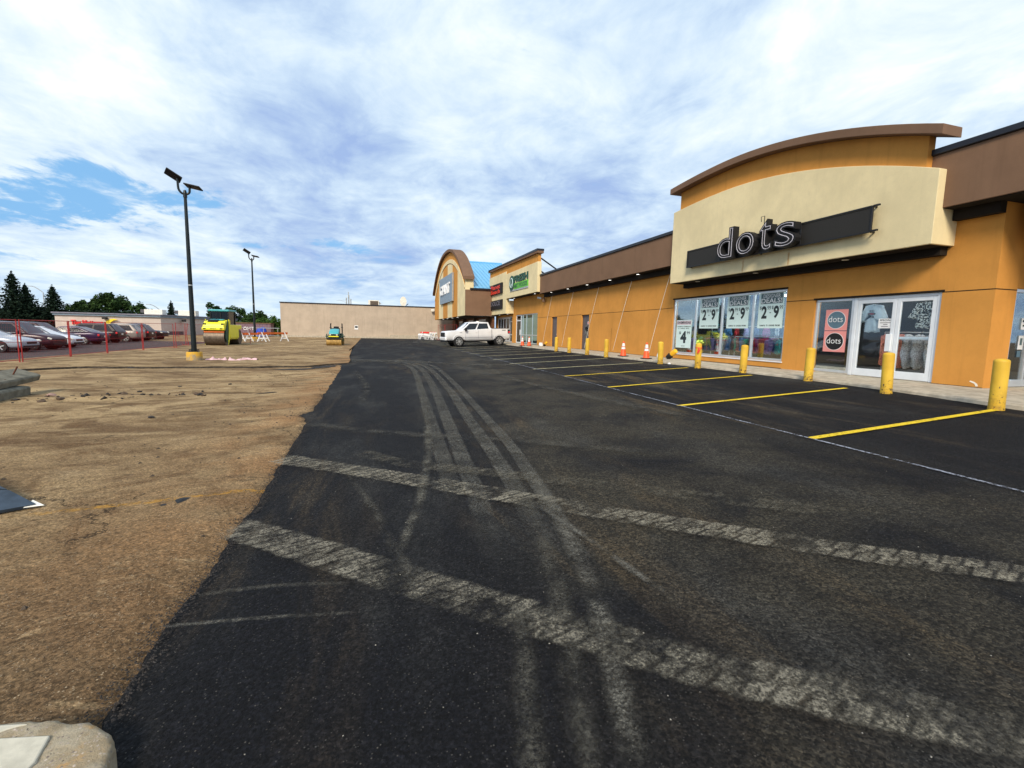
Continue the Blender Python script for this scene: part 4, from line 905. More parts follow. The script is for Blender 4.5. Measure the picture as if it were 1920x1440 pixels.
obj('logo_ring', MB().tube([(XC - .09, *p) for p in lp + lp[:1]], .035, 6, False), 'poster', s)
obj('logo_leaf', MB().prism([(41.35, 5.6), (41.1, 5.75), (41.2, 6.05), (41.45, 5.95)], 'x', XC - .092, XC - .086), 'poster', s)
s = thing('shop_sign', 'black sign with red planet beach lettering above the other black sign', 'sign', (XC, 47, 5.9))
obj('sign_box', MB().box(XC - .16, 44.6, 5.4, XC - .01, 50.05, 6.45), 'black', s, bevel=.015)
q = MB(); text_on(q, 'Planet', 49.0, 45.2, 5.93, 6.36, XC - .163, .003, offset=.03); obj('lettering', q, 'sign_red', s); q = MB(); text_on(q, 'Beach', 48.9, 45.2, 5.46, 5.87, XC - .163, .003, offset=.03); obj('lettering', q, 'sign_red', s)
pf = MB()
for k in range(5): a = R(72 * k); pf.prism([(49.6 + .17 * math.cos(a) + .17 * math.cos(b), 6.0 + .2 * math.sin(a) + .14 * math.sin(b)) for b in [2 * math.pi * i / 10 for i in range(10)]], 'x', XC - .166 - .001 * k, XC - .16)
obj('logo_flower', pf, 'sign_red', s)
s = thing('shop_sign', 'plain black sign with dim grey dolce letters, below the red one', 'sign', (XC, 47, 4.3))
obj('sign_box', MB().box(XC - .12, 44.55, 3.86, XC - .01, 49.5, 4.8), 'black', s, bevel=.015)
q = MB(); text_on(q, 'DOLCE', 49.1, 45.3, 4.25, 4.7, XC - .123, .003, offset=.01); obj('lettering', q, 'cap_grey', s)

# ------------------------------------------------------------------ arched store
ar = thing('retail_building', 'tall arched store front with orange and cream stripes and blue metal roof', 'building', (9.5, 62, .3))
Y0, Y1, XA = 49.4, 74.3, 9.5
YM = (Y0 + Y1) / 2
def ez(y, half, base, rise): q = min(1, abs(y - YM) / half); return base + rise * math.sqrt(max(0, 1 - q * q)) ** 1.15
def arch_band(y0, y1, fo, fi, x0, x1, n=40):
    mb = MB()
    for i in range(n + 1):
        y = y0 + (y1 - y0) * (.5 - .5 * math.cos(math.pi * i / n)); mb.v += [(x0, y, fi(y)), (x0, y, fo(y)), (x1, y, fo(y)), (x1, y, fi(y))]
    for i in range(n):
        for q in range(4): mb.f.append((i * 4 + q, i * 4 + (q + 1) % 4, i * 4 + 4 + (q + 1) % 4, i * 4 + 4 + q)[::-1])
    mb.f += [(0, 1, 2, 3), (n * 4 + 3, n * 4 + 2, n * 4 + 1, n * 4)]
    return mb
fo = lambda y: 7.0 + 4.6 * (1 - (min(1, abs(y - YM) / 12.9)) ** 2.3)
cap0 = lambda y: fo(y) - .12
obj('arched_front', arch_band(Y0, Y1, cap0, lambda y: 3.25, XA, XA + .9), ORANGE, ar)
inner = lambda y: 6.2 + 4.0 * (1 - (min(1, abs(y - YM) / 12.2)) ** 2.1)
obj('arch_trim', arch_band(Y0 + .02, Y1 - .02, lambda y: fo(y) - .95, inner, XA - .05, XA + .02), 'cream_plaster', ar)
obj('arch_joint', arch_band(Y0 + .1, Y1 - .1, inner, lambda y: inner(y) - .1, XA - .012, XA + .02), 'cap_brown', ar)
for a, b in ((69.7, 65.4), (61.3, 57.5), (53.85, Y0)):
    obj('cream_stripe', arch_band(b, a, lambda y: inner(y) - .11, lambda y: 3.25, XA - .006, XA + .02, 10), 'cream_plaster', ar)
obj('coping', arch_band(YM - 13.0, YM + 13.0, lambda y: 7.0 + 4.75 * (1 - (min(1, abs(y - YM) / 13.3)) ** 2.3) + .12, lambda y: 7.0 + 4.75 * (1 - (min(1, abs(y - YM) / 13.3)) ** 2.3) - .20, XA - .3, XA + .93), 'cap_brown', ar)
obj('side_front', MB().box(XA - .004, Y0 - .25, 3.25, XA + .9, Y0 - .003, 7.6), 'cream_plaster', ar)
obj('side_wall', MB().box(XA - .01, Y0 - .35, 3.25, 13.4, Y0 - .255, 5.98), 'brown_plaster', ar)
obj('eave_cap', MB().box(XA + .5, Y0 - .5, 5.99, 17, Y0 + .2, 6.16), 'cap_black', ar)
rf = MB(); rf.quad((XA + .9, Y0 - .45, 6.17), (17, Y0 - .45, 6.17), (17, YM, 10.75), (XA + .9, YM, 10.75)); rf.quad((17, YM, 10.75), (17, Y1 + .4, 6.17), (XA + .9, Y1 + .4, 6.17), (XA + .9, YM, 10.75))
rf.add([(17, Y0 - .45, 6.1), (17, Y1 + .4, 6.1), (17, YM, 10.75)], [(0, 1, 2)])
ro = obj('roof', rf, 'blue_roof', ar)
sm = MB()
for i in range(15):
    x = XA + 1.1 + i * .45; sm.tube([(x, Y0 - .45, 6.20), (x, YM, 10.78)], .04, 4)
obj('roof_seam', sm, 'blue_roof', ro); obj('roof_ridge', MB().tube([(XA + .9, YM, 10.8), (17.0, YM, 10.8)], .1, 6), 'blue_roof', ro)
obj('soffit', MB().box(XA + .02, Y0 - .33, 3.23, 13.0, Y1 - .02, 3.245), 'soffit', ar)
mb = MB(); wall_x(mb, 12.6, 12.8, Y0 - .2, 76, .1, 3.23, [(52, 56.5, .1, 3.0), (58, 63, .1, 3.0), (66, 70, .1, 3.0)]); obj('ground_wall', mb, 'brick', ar)
for a, b in ((52, 56.5), (58, 63), (66, 70)): frame_x(ar, 'shopfront', 12.65, a, b, .15, 3.0, bars_y=[a + (b - a) * k / 4 for k in (1, 2, 3)], w=.24, mat='alu_white', glass='glass_black')
for y in (50.5, 57.2, 64.5, 71): obj('pillar', MB().box(12.2, y, .1, 12.55, y + .5, 3.23), 'tan_brown', ar)
for y in (56, 60, 64, 68): obj('downlight', MB().lathe([(.12, 3.215), (.12, 3.228)], 10, (9.9, y, 0)), 'lamp_lit', ar)
s = thing('shop_sign', 'square grey sign with white letters on the striped arch', 'sign', (XA, 62, 6.9))
obj('sign_box', MB().prism([(56.5, 5.2), (67.0, 5.25), (67.7, 8.75), (56.6, 8.6)][::-1], 'x', XA - .22, XA - .06), 'sign_grey', s)
obj('sign_edge', MB().box(XA - .24, 56.3, 5.2, XA - .05, 56.49, 8.6), 'galv', s)
q = MB(); text_on(q, 'GIANT', 66.2, 58.0, 6.35, 7.65, XA - .23, 0, ext=.12, offset=.015); obj('lettering', q, 'white_paint', s)

# ------------------------------------------------------------------ beige wall building across the end
bg_ = thing('flat_roof_building', 'plain beige windowless building across the far end of the lot', 'building', (-2, 76, .15))
obj('wall', MB().box(-13.15, 76, -.3, 16, 90, 5.22), 'beige_plaster', bg_)
obj('roof_cap', MB().box(-13.25, 75.9, 5.222, 16, 90.1, 5.36), 'cap_black', bg_)
obj('footing', MB().box(-13.1, 75.75, -.3, 2.6, 75.997, .40).box(2.6, 75.62, -.3, 9.5, 75.997, .70), 'conc', bg_, bevel=.02)
tag(obj('kerb', MB().box(-13.0, 75.2, -.3, 9.5, 75.6, .27), 'conc', bevel=.03), kind='structure')
t_ = thing('rooftop_vents', 'slim pipes and antenna on the beige roof', 'vent', (-3.6, 77, 5.36))
for x, h, r_ in ((-3.9, 1.0, .09), (-3.25, .85, .08), (-3.6, 1.9, .06), (-3.5, 1.4, .05)): obj('pipe', MB().tube([(x, 77, 5.36), (x, 77, 5.36 + h)], r_, 8), 'galv', t_)
obj('antenna', MB().prism([(-3.68, 6.5), (-3.55, 6.5), (-3.6, 7.25), (-3.65, 7.25)], 'y', 76.96, 77.0), 'offwhite', t_); obj('antenna_arm', MB().tube([(-3.9, 77, 6.0), (-5.4, 77, 5.9)], .02, 5), 'galv', t_); obj('antenna_arm', MB().tube([(-3.9, 77, 5.6), (-5.0, 77, 6.0)], .02, 5), 'galv', t_)
t_ = thing('rooftop_unit', 'dark grilled air unit in a pale frame on the beige roof', 'air unit', (.1, 77, 5.36))
obj('housing', MB().box(-.65, 77, 5.36, 1.0, 78, 6.15), 'offwhite', t_); obj('grille', MB().box(-.35, 76.96, 5.38, .85, 76.998, 6.02), 'steel_brown', t_); obj('hood', MB().prism([(1.0, 5.5), (1.35, 5.65), (1.0, 5.95)], 'y', 77.2, 77.8), 'galv', t_)
t_ = thing('satellite_dish', 'pale satellite dish standing on the beige roof', 'dish', (4.8, 77, 5.36))
dm = MB().lathe([(.02, .25), (.3, .2), (.55, .08), (.72, -.1)], 20, axis='y'); dm.v = [(x * .72 + 4.75, y + 77, z * 1.1 + 6.1) for x, y, z in dm.v]; obj('dish', dm, 'offwhite', t_, smooth=True); obj('mast', MB().tube([(4.9, 77.3, 5.3), (4.9, 77.3, 6.0)], .06, 6), 'galv', t_)
obj('feed_arm', MB().tube([(5.2, 77, 5.5), (5.5, 76.7, 5.75)], .06, 6), 'black_metal', t_)
t_ = tag(obj('wall_sign', MB().box(-2.75, 75.95, 1.45, -2.2, 75.995, 2.1), 'white_paint'), 'small white notice on the beige wall right of the little roller', 'sign')
obj('printed_panel', MB().box(-2.68, 75.94, 1.72, -2.27, 75.948, 2.0), 'ink', t_)
tag(obj('floodlight', MB().obox((9.3, 75.6, 4.75), (.5, .5, .28), (.4, 0, 0)), 'offwhite', bevel=.04), 'white floodlight high on the beige wall beside the arched store', 'lamp')
# ------------------------------------------------------------------ vehicles
def loft(stations, fl=.12, crown=.03, low=.14, sq=0.0):
    """closed car-body loft; stations (x, zbot, ztop, half width)"""
    mb = MB(); K = 14
    for x, zb, zt, hw in stations:
        h = zt - zb
        half = [(0, zb), (hw * .86, zb), (hw * .98, zb + low * h + .02), (hw, zb + h * .5), (hw * (.985 + .012 * sq), zt - h * .22), (hw * (.93 + .055 * sq), zt - h * (.05 - .03 * sq)), (hw * (.80 + .13 * sq), zt + crown * .3), (0, zt + crown)]
        ring = half + [(-y, z) for y, z in reversed(half[1:-1])]
        mb.v += [(x, y, z) for y, z in ring]
    n = len(stations)
    for i in range(n - 1):
        for k in range(K): mb.f.append((i * K + k, i * K + (k + 1) % K, (i + 1) * K + (k + 1) % K, (i + 1) * K + k)[::-1])
    mb.f += [tuple(range(K)), tuple(range((n - 1) * K, n * K))[::-1]]
    return mb
def bil(q, s, t): a, b, c, d_ = [Vector(p) for p in q]; return (a * (1 - s) + b * s) * (1 - t) + (d_ * (1 - s) + c * s) * t
def cabin(t_, C, mat):
    """greenhouse: C = (base front x, z, roof front x, roof rear x, roof z, base rear x, z, half width base, roof)"""
    bfx, bfz, rfx, rrx, rz, brx, brz, wb, wr = C
    P = lambda x, y, z: (x, y, z)
    mx = (rfx + rrx) / 2; mb = MB()
    secs = [[(bfx, bfz - .06), (brx, brz - .06)], [(bfx, bfz), (brx, brz)]]
    for s in (1, -1):
        mb.v += [(bfx, s * wb * .9, bfz - .08), (bfx, s * wb * .94, bfz), (rfx, s * wr * .97, rz - .03), (mx, s * wr, rz), (rrx, s * wr * .97, rz - .04), (brx, s * wb * .94, brz), (brx, s * wb * .9, brz - .08)]
    mb.v += [(rfx, 0, rz), (mx, 0, rz + .04), (rrx, 0, rz - .01), (bfx + .1, 0, bfz), (brx - .06, 0, brz)]
    L, Rr = lambda i: i, lambda i: 7 + i
    mb.f += [(1, 2, 3, 4, 5)[::-1], (8, 9, 10, 11, 12), (0, 1, 5, 6)[::-1], (7, 8, 12, 13),
             (2, 14, 15, 3)[::-1], (9, 14, 15, 10), (3, 15, 16, 4)[::-1], (10, 15, 16, 11), (1, 17, 14, 2)[::-1], (8, 17, 14, 9), (5, 4, 16, 18)[::-1], (12, 11, 16, 18)]
    body = obj('cabin', mb, mat, t_, world=False, smooth=True, angle=28, bevel=.035)
    def pane(nm, q, s0, s1, a, b, off):
        v = [bil(q, s, t) for s, t in ((s0, a), (s1, a), (s1, b), (s0, b))]
        nrm = (v[1] - v[0]).cross(v[3] - v[0]).normalized(); nrm = nrm if nrm.dot(off) > 0 else -nrm
        w_ = [p + nrm * .014 for p in v]; u_ = [p - nrm * .02 for p in v]; m_ = MB()
        m_.add(w_ + u_, [(0, 1, 2, 3), (4, 5, 6, 7)[::-1], (0, 1, 5, 4), (1, 2, 6, 5), (2, 3, 7, 6), (3, 0, 4, 7)]); obj(nm, m_, 'car_glass', body, world=False)
    for s in (1, -1):
        q = [(brx, s * wb * .94, brz), (bfx, s * wb * .94, bfz), (rfx, s * wr * .97, rz - .03), (rrx, s * wr * .97, rz - .04)]
        pane('side_window', q, .53, .93, .08, .86, Vector((0, s, 0))); pane('side_window', q, .08, .48, .08, .86, Vector((0, s, 0)))
    pane('windshield', [(bfx, wb * .94, bfz), (bfx, -wb * .94, bfz), (rfx, -wr * .97, rz - .02), (rfx, wr * .97, rz - .02)], .06, .94, .05, .92, Vector((1, 0, .6)))
    pane('rear_window', [(brx, wb * .94, brz), (brx, -wb * .94, brz), (rrx, -wr * .97, rz - .03), (rrx, wr * .97, rz - .03)], .1, .9, .1, .9, Vector((-1, 0, .6)))
def wheel(t_, x, y, r, w_, rim='galv', nsp=5):
    s = 1 if y > 0 else -1
    obj('wheel_arch', MB().lathe([(r * 1.2, y - s * .04), (r * 1.2, y + s * .012)], 24, (x, 0, r * 1.02), 'y'), 'black', t_, world=False)
    ty = obj('wheel', MB().lathe([(r * .6, y - w_ / 2 * 1), (r * .94, y - w_ / 2), (r, y - w_ / 3), (r, y + w_ / 3), (r * .94, y + w_ / 2), (r * .6, y + w_ / 2)], 26, (x, 0, r), 'y'), 'rubber', t_, world=False, smooth=True)
    m_ = MB(); f = y + s * (w_ / 2 - .02)
    m_.lathe([(r * .70, f - .01), (r * .70, f + .03), (r * .65, f + .03), (r * .64, f - .01)], 26, (x, 0, r), 'y'); m_.lathe([(r * .16, f - .02), (r * .14, f + s * .03)], 12, (x, 0, r), 'y')
    for k in range(nsp):
        a = 2 * math.pi * k / nsp + .3; m_.obox((x + math.cos(a) * r * .38, f + s * .012, r + math.sin(a) * r * .38), (r * .5, .03, r * (.17 if nsp < 6 else .12)), (0, -a, 0))
    obj('rim', m_, rim, ty, world=False)
def make_car(kind, label, paintname, loc, rz, chrome=False):
    t_ = thing('parked_car', label, 'car', (0, 0, 0), 0, 'cars parked beyond the red fence')
    if kind == 'sedan':
        L, W, st = 4.8, .91, [(-2.40, .42, .80, .72), (-2.33, .28, .95, .83), (-1.9, .22, 1.02, .89), (-1.2, .2, 1.0, .91), (0, .2, .96, .915), (.95, .2, .94, .915), (1.5, .2, .88, .90), (2.0, .21, .79, .86), (2.28, .24, .69, .78), (2.40, .32, .56, .66)]
        C = (1.15, .92, .25, -.85, 1.44, -1.85, 1.0, .88, .64); r, ax = .33, (1.48, -1.38)
    elif kind == 'suv':
        L, W, st = 4.7, .94, [(-2.36, .45, 1.0, .80), (-2.28, .3, 1.08, .88), (-1.8, .26, 1.1, .93), (0, .25, 1.06, .945), (.95, .25, 1.04, .945), (1.5, .25, 1.0, .93), (2.0, .26, .92, .90), (2.25, .28, .82, .84), (2.36, .36, .68, .74)]
        C = (1.2, 1.02, .45, -1.75, 1.70, -2.27, 1.06, .90, .70); r, ax = .36, (1.45, -1.4)
    else:
        L, W, st = 5.6, .99, [(-2.8, .5, 1.1, .90), (-2.72, .4, 1.18, .96), (-.9, .38, 1.18, .99), (0, .38, 1.15, .99), (1.0, .38, 1.12, .99), (1.9, .38, 1.06, .97), (2.5, .4, .98, .93), (2.75, .45, .85, .85)]
        C = (1.25, 1.1, .55, -.7, 1.78, -1.0, 1.15, .92, .72); r, ax = .39, (1.75, -1.7)
    body = obj('body', loft(st), paintname, t_, world=False, smooth=True, angle=180, subd=1)
    cabin(t_, C, paintname)
    f, b = st[-1][0], st[0][0]; zf = (st[-2][1] + st[-2][2]) / 2 + .12; zr = st[1][2] - .14
    for s in (1, -1):
        for x in ax: wheel(t_, x, s * (W - .09), r, .2)
        obj('headlight', MB().obox((f - .16, s * W * .74, zf + .05), (.2, .32, .10), (0, .35, -s * .5)), 'offwhite', t_, world=False, bevel=.02)
        obj('taillight', MB().obox((b + .09, s * W * .80, zr - .04), (.12, .26, .16), (0, 0, s * .3)), 'logo_red', t_, world=False, bevel=.02)
        obj('mirror', MB().obox((C[0] - .35, s * (W + .07), C[1] + .08), (.12, .2, .13)), paintname, t_, world=False, bevel=.03)
    obj('grille', MB().box(f - .09, -W * .42, zf - .12, f + .004, W * .42, zf + .02), 'black', t_, world=False, bevel=.015)
    obj('front_bumper', MB().box(f - .16, -W * .68, st[-1][1] - .03, f - .01, W * .68, st[-1][1] + .07), 'black', t_, world=False, bevel=.02)
    obj('licence_plate', MB().box(b - .012, -.16, zr - .22, b + .05, .16, zr - .08), 'offwhite', t_, world=False)
    if chrome:
        for s in (1, -1): obj('chrome_strip', MB().tube([(C[0] - .12, s * .85, C[1] + .02), (C[5] + .2, s * .85, C[6] + .03), (C[3] - .12, s * (C[8] - .02), C[4] - .12)], .018, 5), 'galv', t_, world=False)
    place(t_, loc, rz); return t_
paint('paint_silver', (.36, .40, .46)); paint('paint_plum', (.028, .014, .024)); paint('paint_white', (.70, .72, .76)) if False else None
paint('car_white', (.72, .74, .78)); paint('paint_purple', (.022, .012, .045)); paint('paint_black', (.006, .006, .008)); paint('paint_tan', (.26, .23, .21)); paint('paint_maroon', (.016, .008, .012)); paint('truck_white', (.82, .83, .84))
zc = -.112
CARS = [('sedan', 'silver sedan at the left edge, nose to the red fence', 'paint_silver', (-20.95, 32.95), 0, False), ('suv', 'dark plum crossover between the silver and the white sedan', 'paint_plum', (-21.2, 36.0), 0, True),
        ('sedan', 'white sedan behind the tall red fence post', 'car_white', (-21.9, 39.2), 0, False), ('suv', 'maroon suv whose roof shows behind the white sedan', 'paint_plum', (-23.6, 42.2), 0, False), ('sedan', 'purple sedan with chrome window trim, parked tail to the fence', 'paint_purple', (-23.3, 45.6), math.pi, True),
        ('suv', 'black suv with its tail lights toward the red fence', 'paint_black', (-24.0, 50.0), math.pi, False), ('suv', 'pale silver suv between two black vehicles', 'paint_tan', (-24.1, 54.0), math.pi, False), ('suv', 'maroon black suv with a roof spoiler beside the last pickup', 'paint_maroon', (-24.6, 57.6), math.pi, False),
        ('pickup', 'black pickup at the far end of the parked row', 'paint_black', (-25.1, 61.2), 0, False), ('sedan', 'silver sedan mostly hidden behind the purple sedan', 'paint_silver', (-29.0, 49.5), 0, False)]
for k, lb, pn, (x, y), rz, ch in CARS: make_car(k, lb, pn, (x, y, zc), rz + uni(-.04, .04), ch)

# white crew-cab pickup in the stalls
tk = thing('pickup_truck', 'white crew cab pickup truck parked across the stalls before the glass shopfront', 'pickup truck')
st = [(-2.96, .62, 1.30, .90), (-2.92, .55, 1.36, .965), (-2.6, .5, 1.38, .985), (-1.28, .46, 1.39, 1.0), (-1.22, .46, 1.36, 1.0), (.4, .46, 1.31, 1.0), (1.35, .46, 1.28, 1.0), (1.6, .48, 1.27, .99), (2.3, .5, 1.25, .985), (2.75, .5, 1.22, .97), (2.90, .5, 1.17, .945), (2.96, .55, 1.08, .90)]
obj('body', loft(st, crown=.015, sq=1.0), 'truck_white', tk, world=False, smooth=True, angle=40)
cabin(tk, (1.62, 1.25, .74, -1.0, 1.94, -1.20, 1.36, .95, .75), 'truck_white')
obj('bed_liner', MB().box(-2.82, -.80, 1.30, -1.30, .80, 1.405), 'black', tk, world=False)
for s in (1, -1):
    for x in (1.80, -1.92): wheel(tk, x, s * .93, .41, .27, 'galv', 8)
    obj('headlight', MB().box(2.62, s * .70, .93, 2.94, s * .90, 1.10), 'offwhite', tk, world=False, bevel=.02); obj('fog_light', MB().box(2.86, s * .62, .58, 2.965, s * .82, .70), 'black', tk, world=False)
    tl = obj('taillight', MB().box(-2.965, s * .90, .95, -2.74, s * .978, 1.30), 'black', tk, world=False, bevel=.015); obj('taillight_lens', MB().box(-2.97, s * .92, 1.02, -2.80, s * .985, 1.15), 'logo_red', tl, world=False)
    for x in (1.20, .02, -1.16):
        obj('door_seam', MB().box(x - .007, s * .997, .62, x + .007, s * 1.003, 1.26), 'cap_grey', tk, world=False)
    for x in (.16, -1.02): obj('door_handle', MB().box(x, s * 1.0, 1.12, x + .16, s * 1.025, 1.155), 'truck_white', tk, world=False, bevel=.006)
    obj('wing_mirror', MB().box(1.12, s * 1.02, 1.24, 1.28, s * 1.26, 1.48), 'black', tk, world=False, bevel=.03)
    obj('badge', MB().box(-2.55, s * .985, 1.22, -2.2, s * .997, 1.27), 'door_grey', tk, world=False); obj('badge', MB().box(1.5, s * .985, 1.08, 1.72, s * .999, 1.13), 'galv', tk, world=False)
    obj('step_bar', MB().box(-1.2, s * .86, .38, 1.2, s * .98, .44), 'black', tk, world=False, bevel=.015)
    obj('body_crease', MB().box(-2.5, s * .995, .70, 1.5, s * 1.004, .715), 'cap_grey', tk, world=False)
    obj('window_surround', MB().prism([(-1.10, 1.335), (1.50, 1.265), (.72, 1.90), (-.98, 1.90)], 'y', s * .80, s * .815), 'black', tk, world=False) if False else None
    obj('wheel_flare', MB().tube([(1.80 + .53 * math.cos(a), s * .985, .43 + .52 * math.sin(a)) for a in [R(12 + k * 13) for k in range(13)]], .03, 6), 'truck_white', tk, world=False, smooth=True); obj('wheel_flare', MB().tube([(-1.92 + .53 * math.cos(a), s * .985, .43 + .52 * math.sin(a)) for a in [R(12 + k * 13) for k in range(13)]], .03, 6), 'truck_white', tk, world=False, smooth=True)
    obj('bed_rail_cap', MB().box(-2.9, s * .90, 1.392, -1.26, s * .985, 1.412), 'black', tk, world=False); obj('tail_pipe', MB().tube([(-2.5, s * .5, .46), (-3.0, s * .55, .44)], .04, 8), 'galv', tk, world=False) if s < 0 else None
    obj('bed_seam', MB().box(-1.245, s * .99, .62, -1.215, s * 1.003, 1.36), 'door_grey', tk, world=False)
    obj('fuel_door', MB().box(-2.3, s * .985, 1.0, -2.14, s * .993, 1.14), 'truck_white', tk, world=False)
obj('grille', MB().box(2.86, -.70, .78, 2.99, .70, 1.13), 'black', tk, world=False, bevel=.03); obj('front_bumper', MB().box(2.80, -.95, .50, 3.02, .95, .76), 'truck_white', tk, world=False, bevel=.05); obj('front_valance', MB().box(2.75, -.85, .36, 2.95, .85, .50), 'black', tk, world=False, bevel=.03)
obj('rear_bumper', MB().box(-3.06, -.92, .56, -2.90, .92, .72), 'galv', tk, world=False, bevel=.03); obj('roof_beacon', MB().box(-.35, -.12, 1.95, -.15, .12, 2.02), 'offwhite', tk, world=False, bevel=.02); obj('underbody', MB().box(-2.6, -.7, .34, 2.6, .7, .50), 'black', tk, world=False)
xc, yc = 8.43, 38.85
tk.location = (xc, yc, gz(xc, yc) + .01); tk.rotation_euler = (0, .035, math.atan2(-.35, -3.68)); tk.scale = (.955, 1.0, 1.03)

# tandem roller, large
def drum(nm, t_, cx, cz, r, y0, y1, mat): return obj(nm, MB().lathe([(r * .80, y0 + .04), (r * .86, y0), (r, y0 + .012), (r, y1 - .012), (r * .86, y1), (r * .80, y1 - .04)], 40, (cx, 0, cz), 'y'), mat, t_, world=False, smooth=True)
rl = thing('road_roller', 'large yellow road roller with a green roofed cab beside the lamp post', 'road roller')
drum('drum', rl, 1.75, .66, .66, -.95, .95, 'steel_brown'); drum('drum', rl, -1.75, .66, .66, -.95, .95, 'steel_brown')
obj('scraper_bar', MB().box(2.22, -.95, 1.08, 2.32, .95, 1.22), 'barricade_orange', rl, world=False, bevel=.02)
obj('hood', MB().prism([(.75, .95), (2.35, 1.3), (2.42, 1.55), (2.3, 1.78), (1.95, 2.02), (.75, 2.15)], 'y', -1.0, 1.0), 'rty', rl, world=False, bevel=.09, seg=3)
obj('bumper_beam', MB().box(2.18, -1.04, 1.28, 2.5, 1.04, 1.52), 'rty', rl, world=False, bevel=.05)
for y in (-.78, .78): obj('headlight', MB().box(2.47, y - .13, 1.36, 2.515, y + .13, 1.44), 'black', rl, world=False)
q = MB(); text_on(q, 'AMMANN', -.28, .30, 1.36, 1.44, 0, 0); q.v = [(2.515, a, z) for d_, a, z in q.v]; obj('lettering', q, 'dark_green', rl, world=False)
obj('hood_grille', MB().obox((1.95, -.15, 2.05), (.35, .95, .06), (0, .42, 0)), 'black', rl, world=False); obj('hood_top', MB().obox((1.45, 0, 2.15), (.5, 1.3, .06), (0, .12, 0)), 'turquoise', rl, world=False, bevel=.02)
for y in (-.82, .82): obj('work_light', MB().box(2.2, y - .14, 1.72, 2.36, y + .14, 1.84), 'black', rl, world=False, bevel=.03)
for s in (1, -1):
    obj('yoke', MB().prism([(1.3, .55), (1.9, .25), (2.2, .6), (2.1, 1.3), (1.5, 2.15), (1.2, 2.05)], 'y', s * .99, s * 1.06), 'dark_green', rl, world=False, bevel=.03)
    obj('yoke_trim', MB().prism([(1.15, .95), (1.5, .35), (1.75, .05), (1.6, .6), (1.45, 1.3), (1.45, 2.2), (1.1, 2.1)], 'y', s * 1.065, s * 1.13), 'rty', rl, world=False, bevel=.02)
    obj('side_panel', MB().box(-1.15, s * .98, .62, 1.05, s * 1.08, 1.75), 'rty', rl, world=False, bevel=.03)
obj('chassis', MB().box(-1.2, -.97, .5, 1.0, .97, 1.72), 'rty', rl, world=False, bevel=.04); obj('rear_hood', MB().box(-2.4, -.95, 1.35, -1.2, .95, 1.75), 'rty', rl, world=False, bevel=.08, seg=3)
q = MB(); text_on(q, 'A', -.42, -.12, 1.42, 1.6, 0, 0, 'y'); text_on(q, 'R', -.42, -.12, 1.16, 1.34, 0, 0, 'y'); text_on(q, 'X', -.42, -.12, .90, 1.08, 0, 0, 'y')
q.v = [(x + .0, -1.084, z) for x, d_, z in q.v]; obj('lettering', q, 'dark_green', rl, world=False)
for x, y in ((.85, .85), (.85, -.85), (-.85, .85), (-.85, -.85), (.85, .12), (.05, -.87)): obj('cab_pillar', MB().box(x - .05, y - .05, 1.7, x + .05, y + .05, 2.86), 'black_metal', rl, world=False)
obj('cab_glass', MB().box(-.82, -.83, 1.76, .84, .83, 2.84), 'glass_black', rl, world=False); obj('cab_roof', MB().box(-1.0, -1.0, 2.86, 1.02, 1.0, 3.02), 'turquoise', rl, world=False, bevel=.05, seg=3)
obj('seat', MB().box(-.5, -.3, 1.75, 0, .3, 2.0).box(-.55, -.28, 2.0, -.4, .28, 2.6), 'black', rl, world=False, bevel=.04); obj('steering_column', MB().tube([(.5, 0, 1.7), (.35, 0, 2.2)], .05, 8), 'black', rl, world=False)
rl.location = (-12.95, 47.6, -.11); rl.rotation_euler = (0, 0, R(-93)); rl.scale = (1.0, .82, 1.04)
# small roller
r3 = thing('road_roller', 'small roller with a turquoise hood before the beige wall', 'road roller')
drum('drum', r3, .95, .36, .36, -.66, .66, 'ochre'); drum('drum', r3, -.95, .36, .36, -.66, .66, 'ochre')
obj('chassis', MB().box(-1.2, -.5, .72, 1.2, .5, 1.0), 'dark_green', r3, world=False, bevel=.03)
hd = loft([(-.05, .95, 1.62, .42), (.35, .95, 1.6, .46), (.85, .95, 1.46, .46), (1.15, .95, 1.26, .44), (1.28, .97, 1.12, .40)], crown=.04); obj('hood', hd, 'turquoise', r3, world=False, smooth=True, angle=180, subd=1)
obj('front_grille', MB().box(1.2, -.44, .98, 1.31, .44, 1.12), 'black', r3, world=False, bevel=.02)
for s in (-1, 1): obj('headlight', MB().box(1.29, s * .30 - .08, 1.0, 1.325, s * .30 + .08, 1.08), 'offwhite', r3, world=False, bevel=.01); obj('side_guard', MB().box(.3, s * .68, .42, .45, s * .76, 1.12).box(-1.2, s * .66, .85, 1.2, s * .72, .95), 'dark_green', r3, world=False)
obj('front_bumper', MB().box(1.18, -.44, .84, 1.36, .44, .93), 'rty', r3, world=False, bevel=.02); obj('scraper_bar', MB().box(1.2, -.62, .62, 1.32, .62, .74), 'black', r3, world=False)
obj('seat', MB().box(-.75, -.25, 1.2, -.35, .25, 1.38).box(-.8, -.24, 1.38, -.68, .24, 1.86), 'black', r3, world=False, bevel=.05); obj('dashboard', MB().box(-.3, -.4, 1.2, -.05, .4, 1.68), 'black', r3, world=False, bevel=.04); obj('steering_wheel', MB().lathe([(.2, 0), (.22, .02), (.2, .04)], 16, (-.4, 0, 1.68)), 'black', r3, world=False); obj('platform', MB().box(-1.2, -.55, 1.0, .0, .55, 1.18), 'dark_green', r3, world=False, bevel=.03)
for s in (-1, 1): obj('roll_bar', MB().tube([(-.85, s * .52, 1.1), (-.85, s * .52, 2.05), (-.85, s * .5, 2.16)], .055, 8), 'black_metal', r3, world=False); obj('roll_bar_pin', MB().box(-.93, s * .52 - .1, 1.72, -.78, s * .52 + .08, 1.78), 'black_metal', r3, world=False)
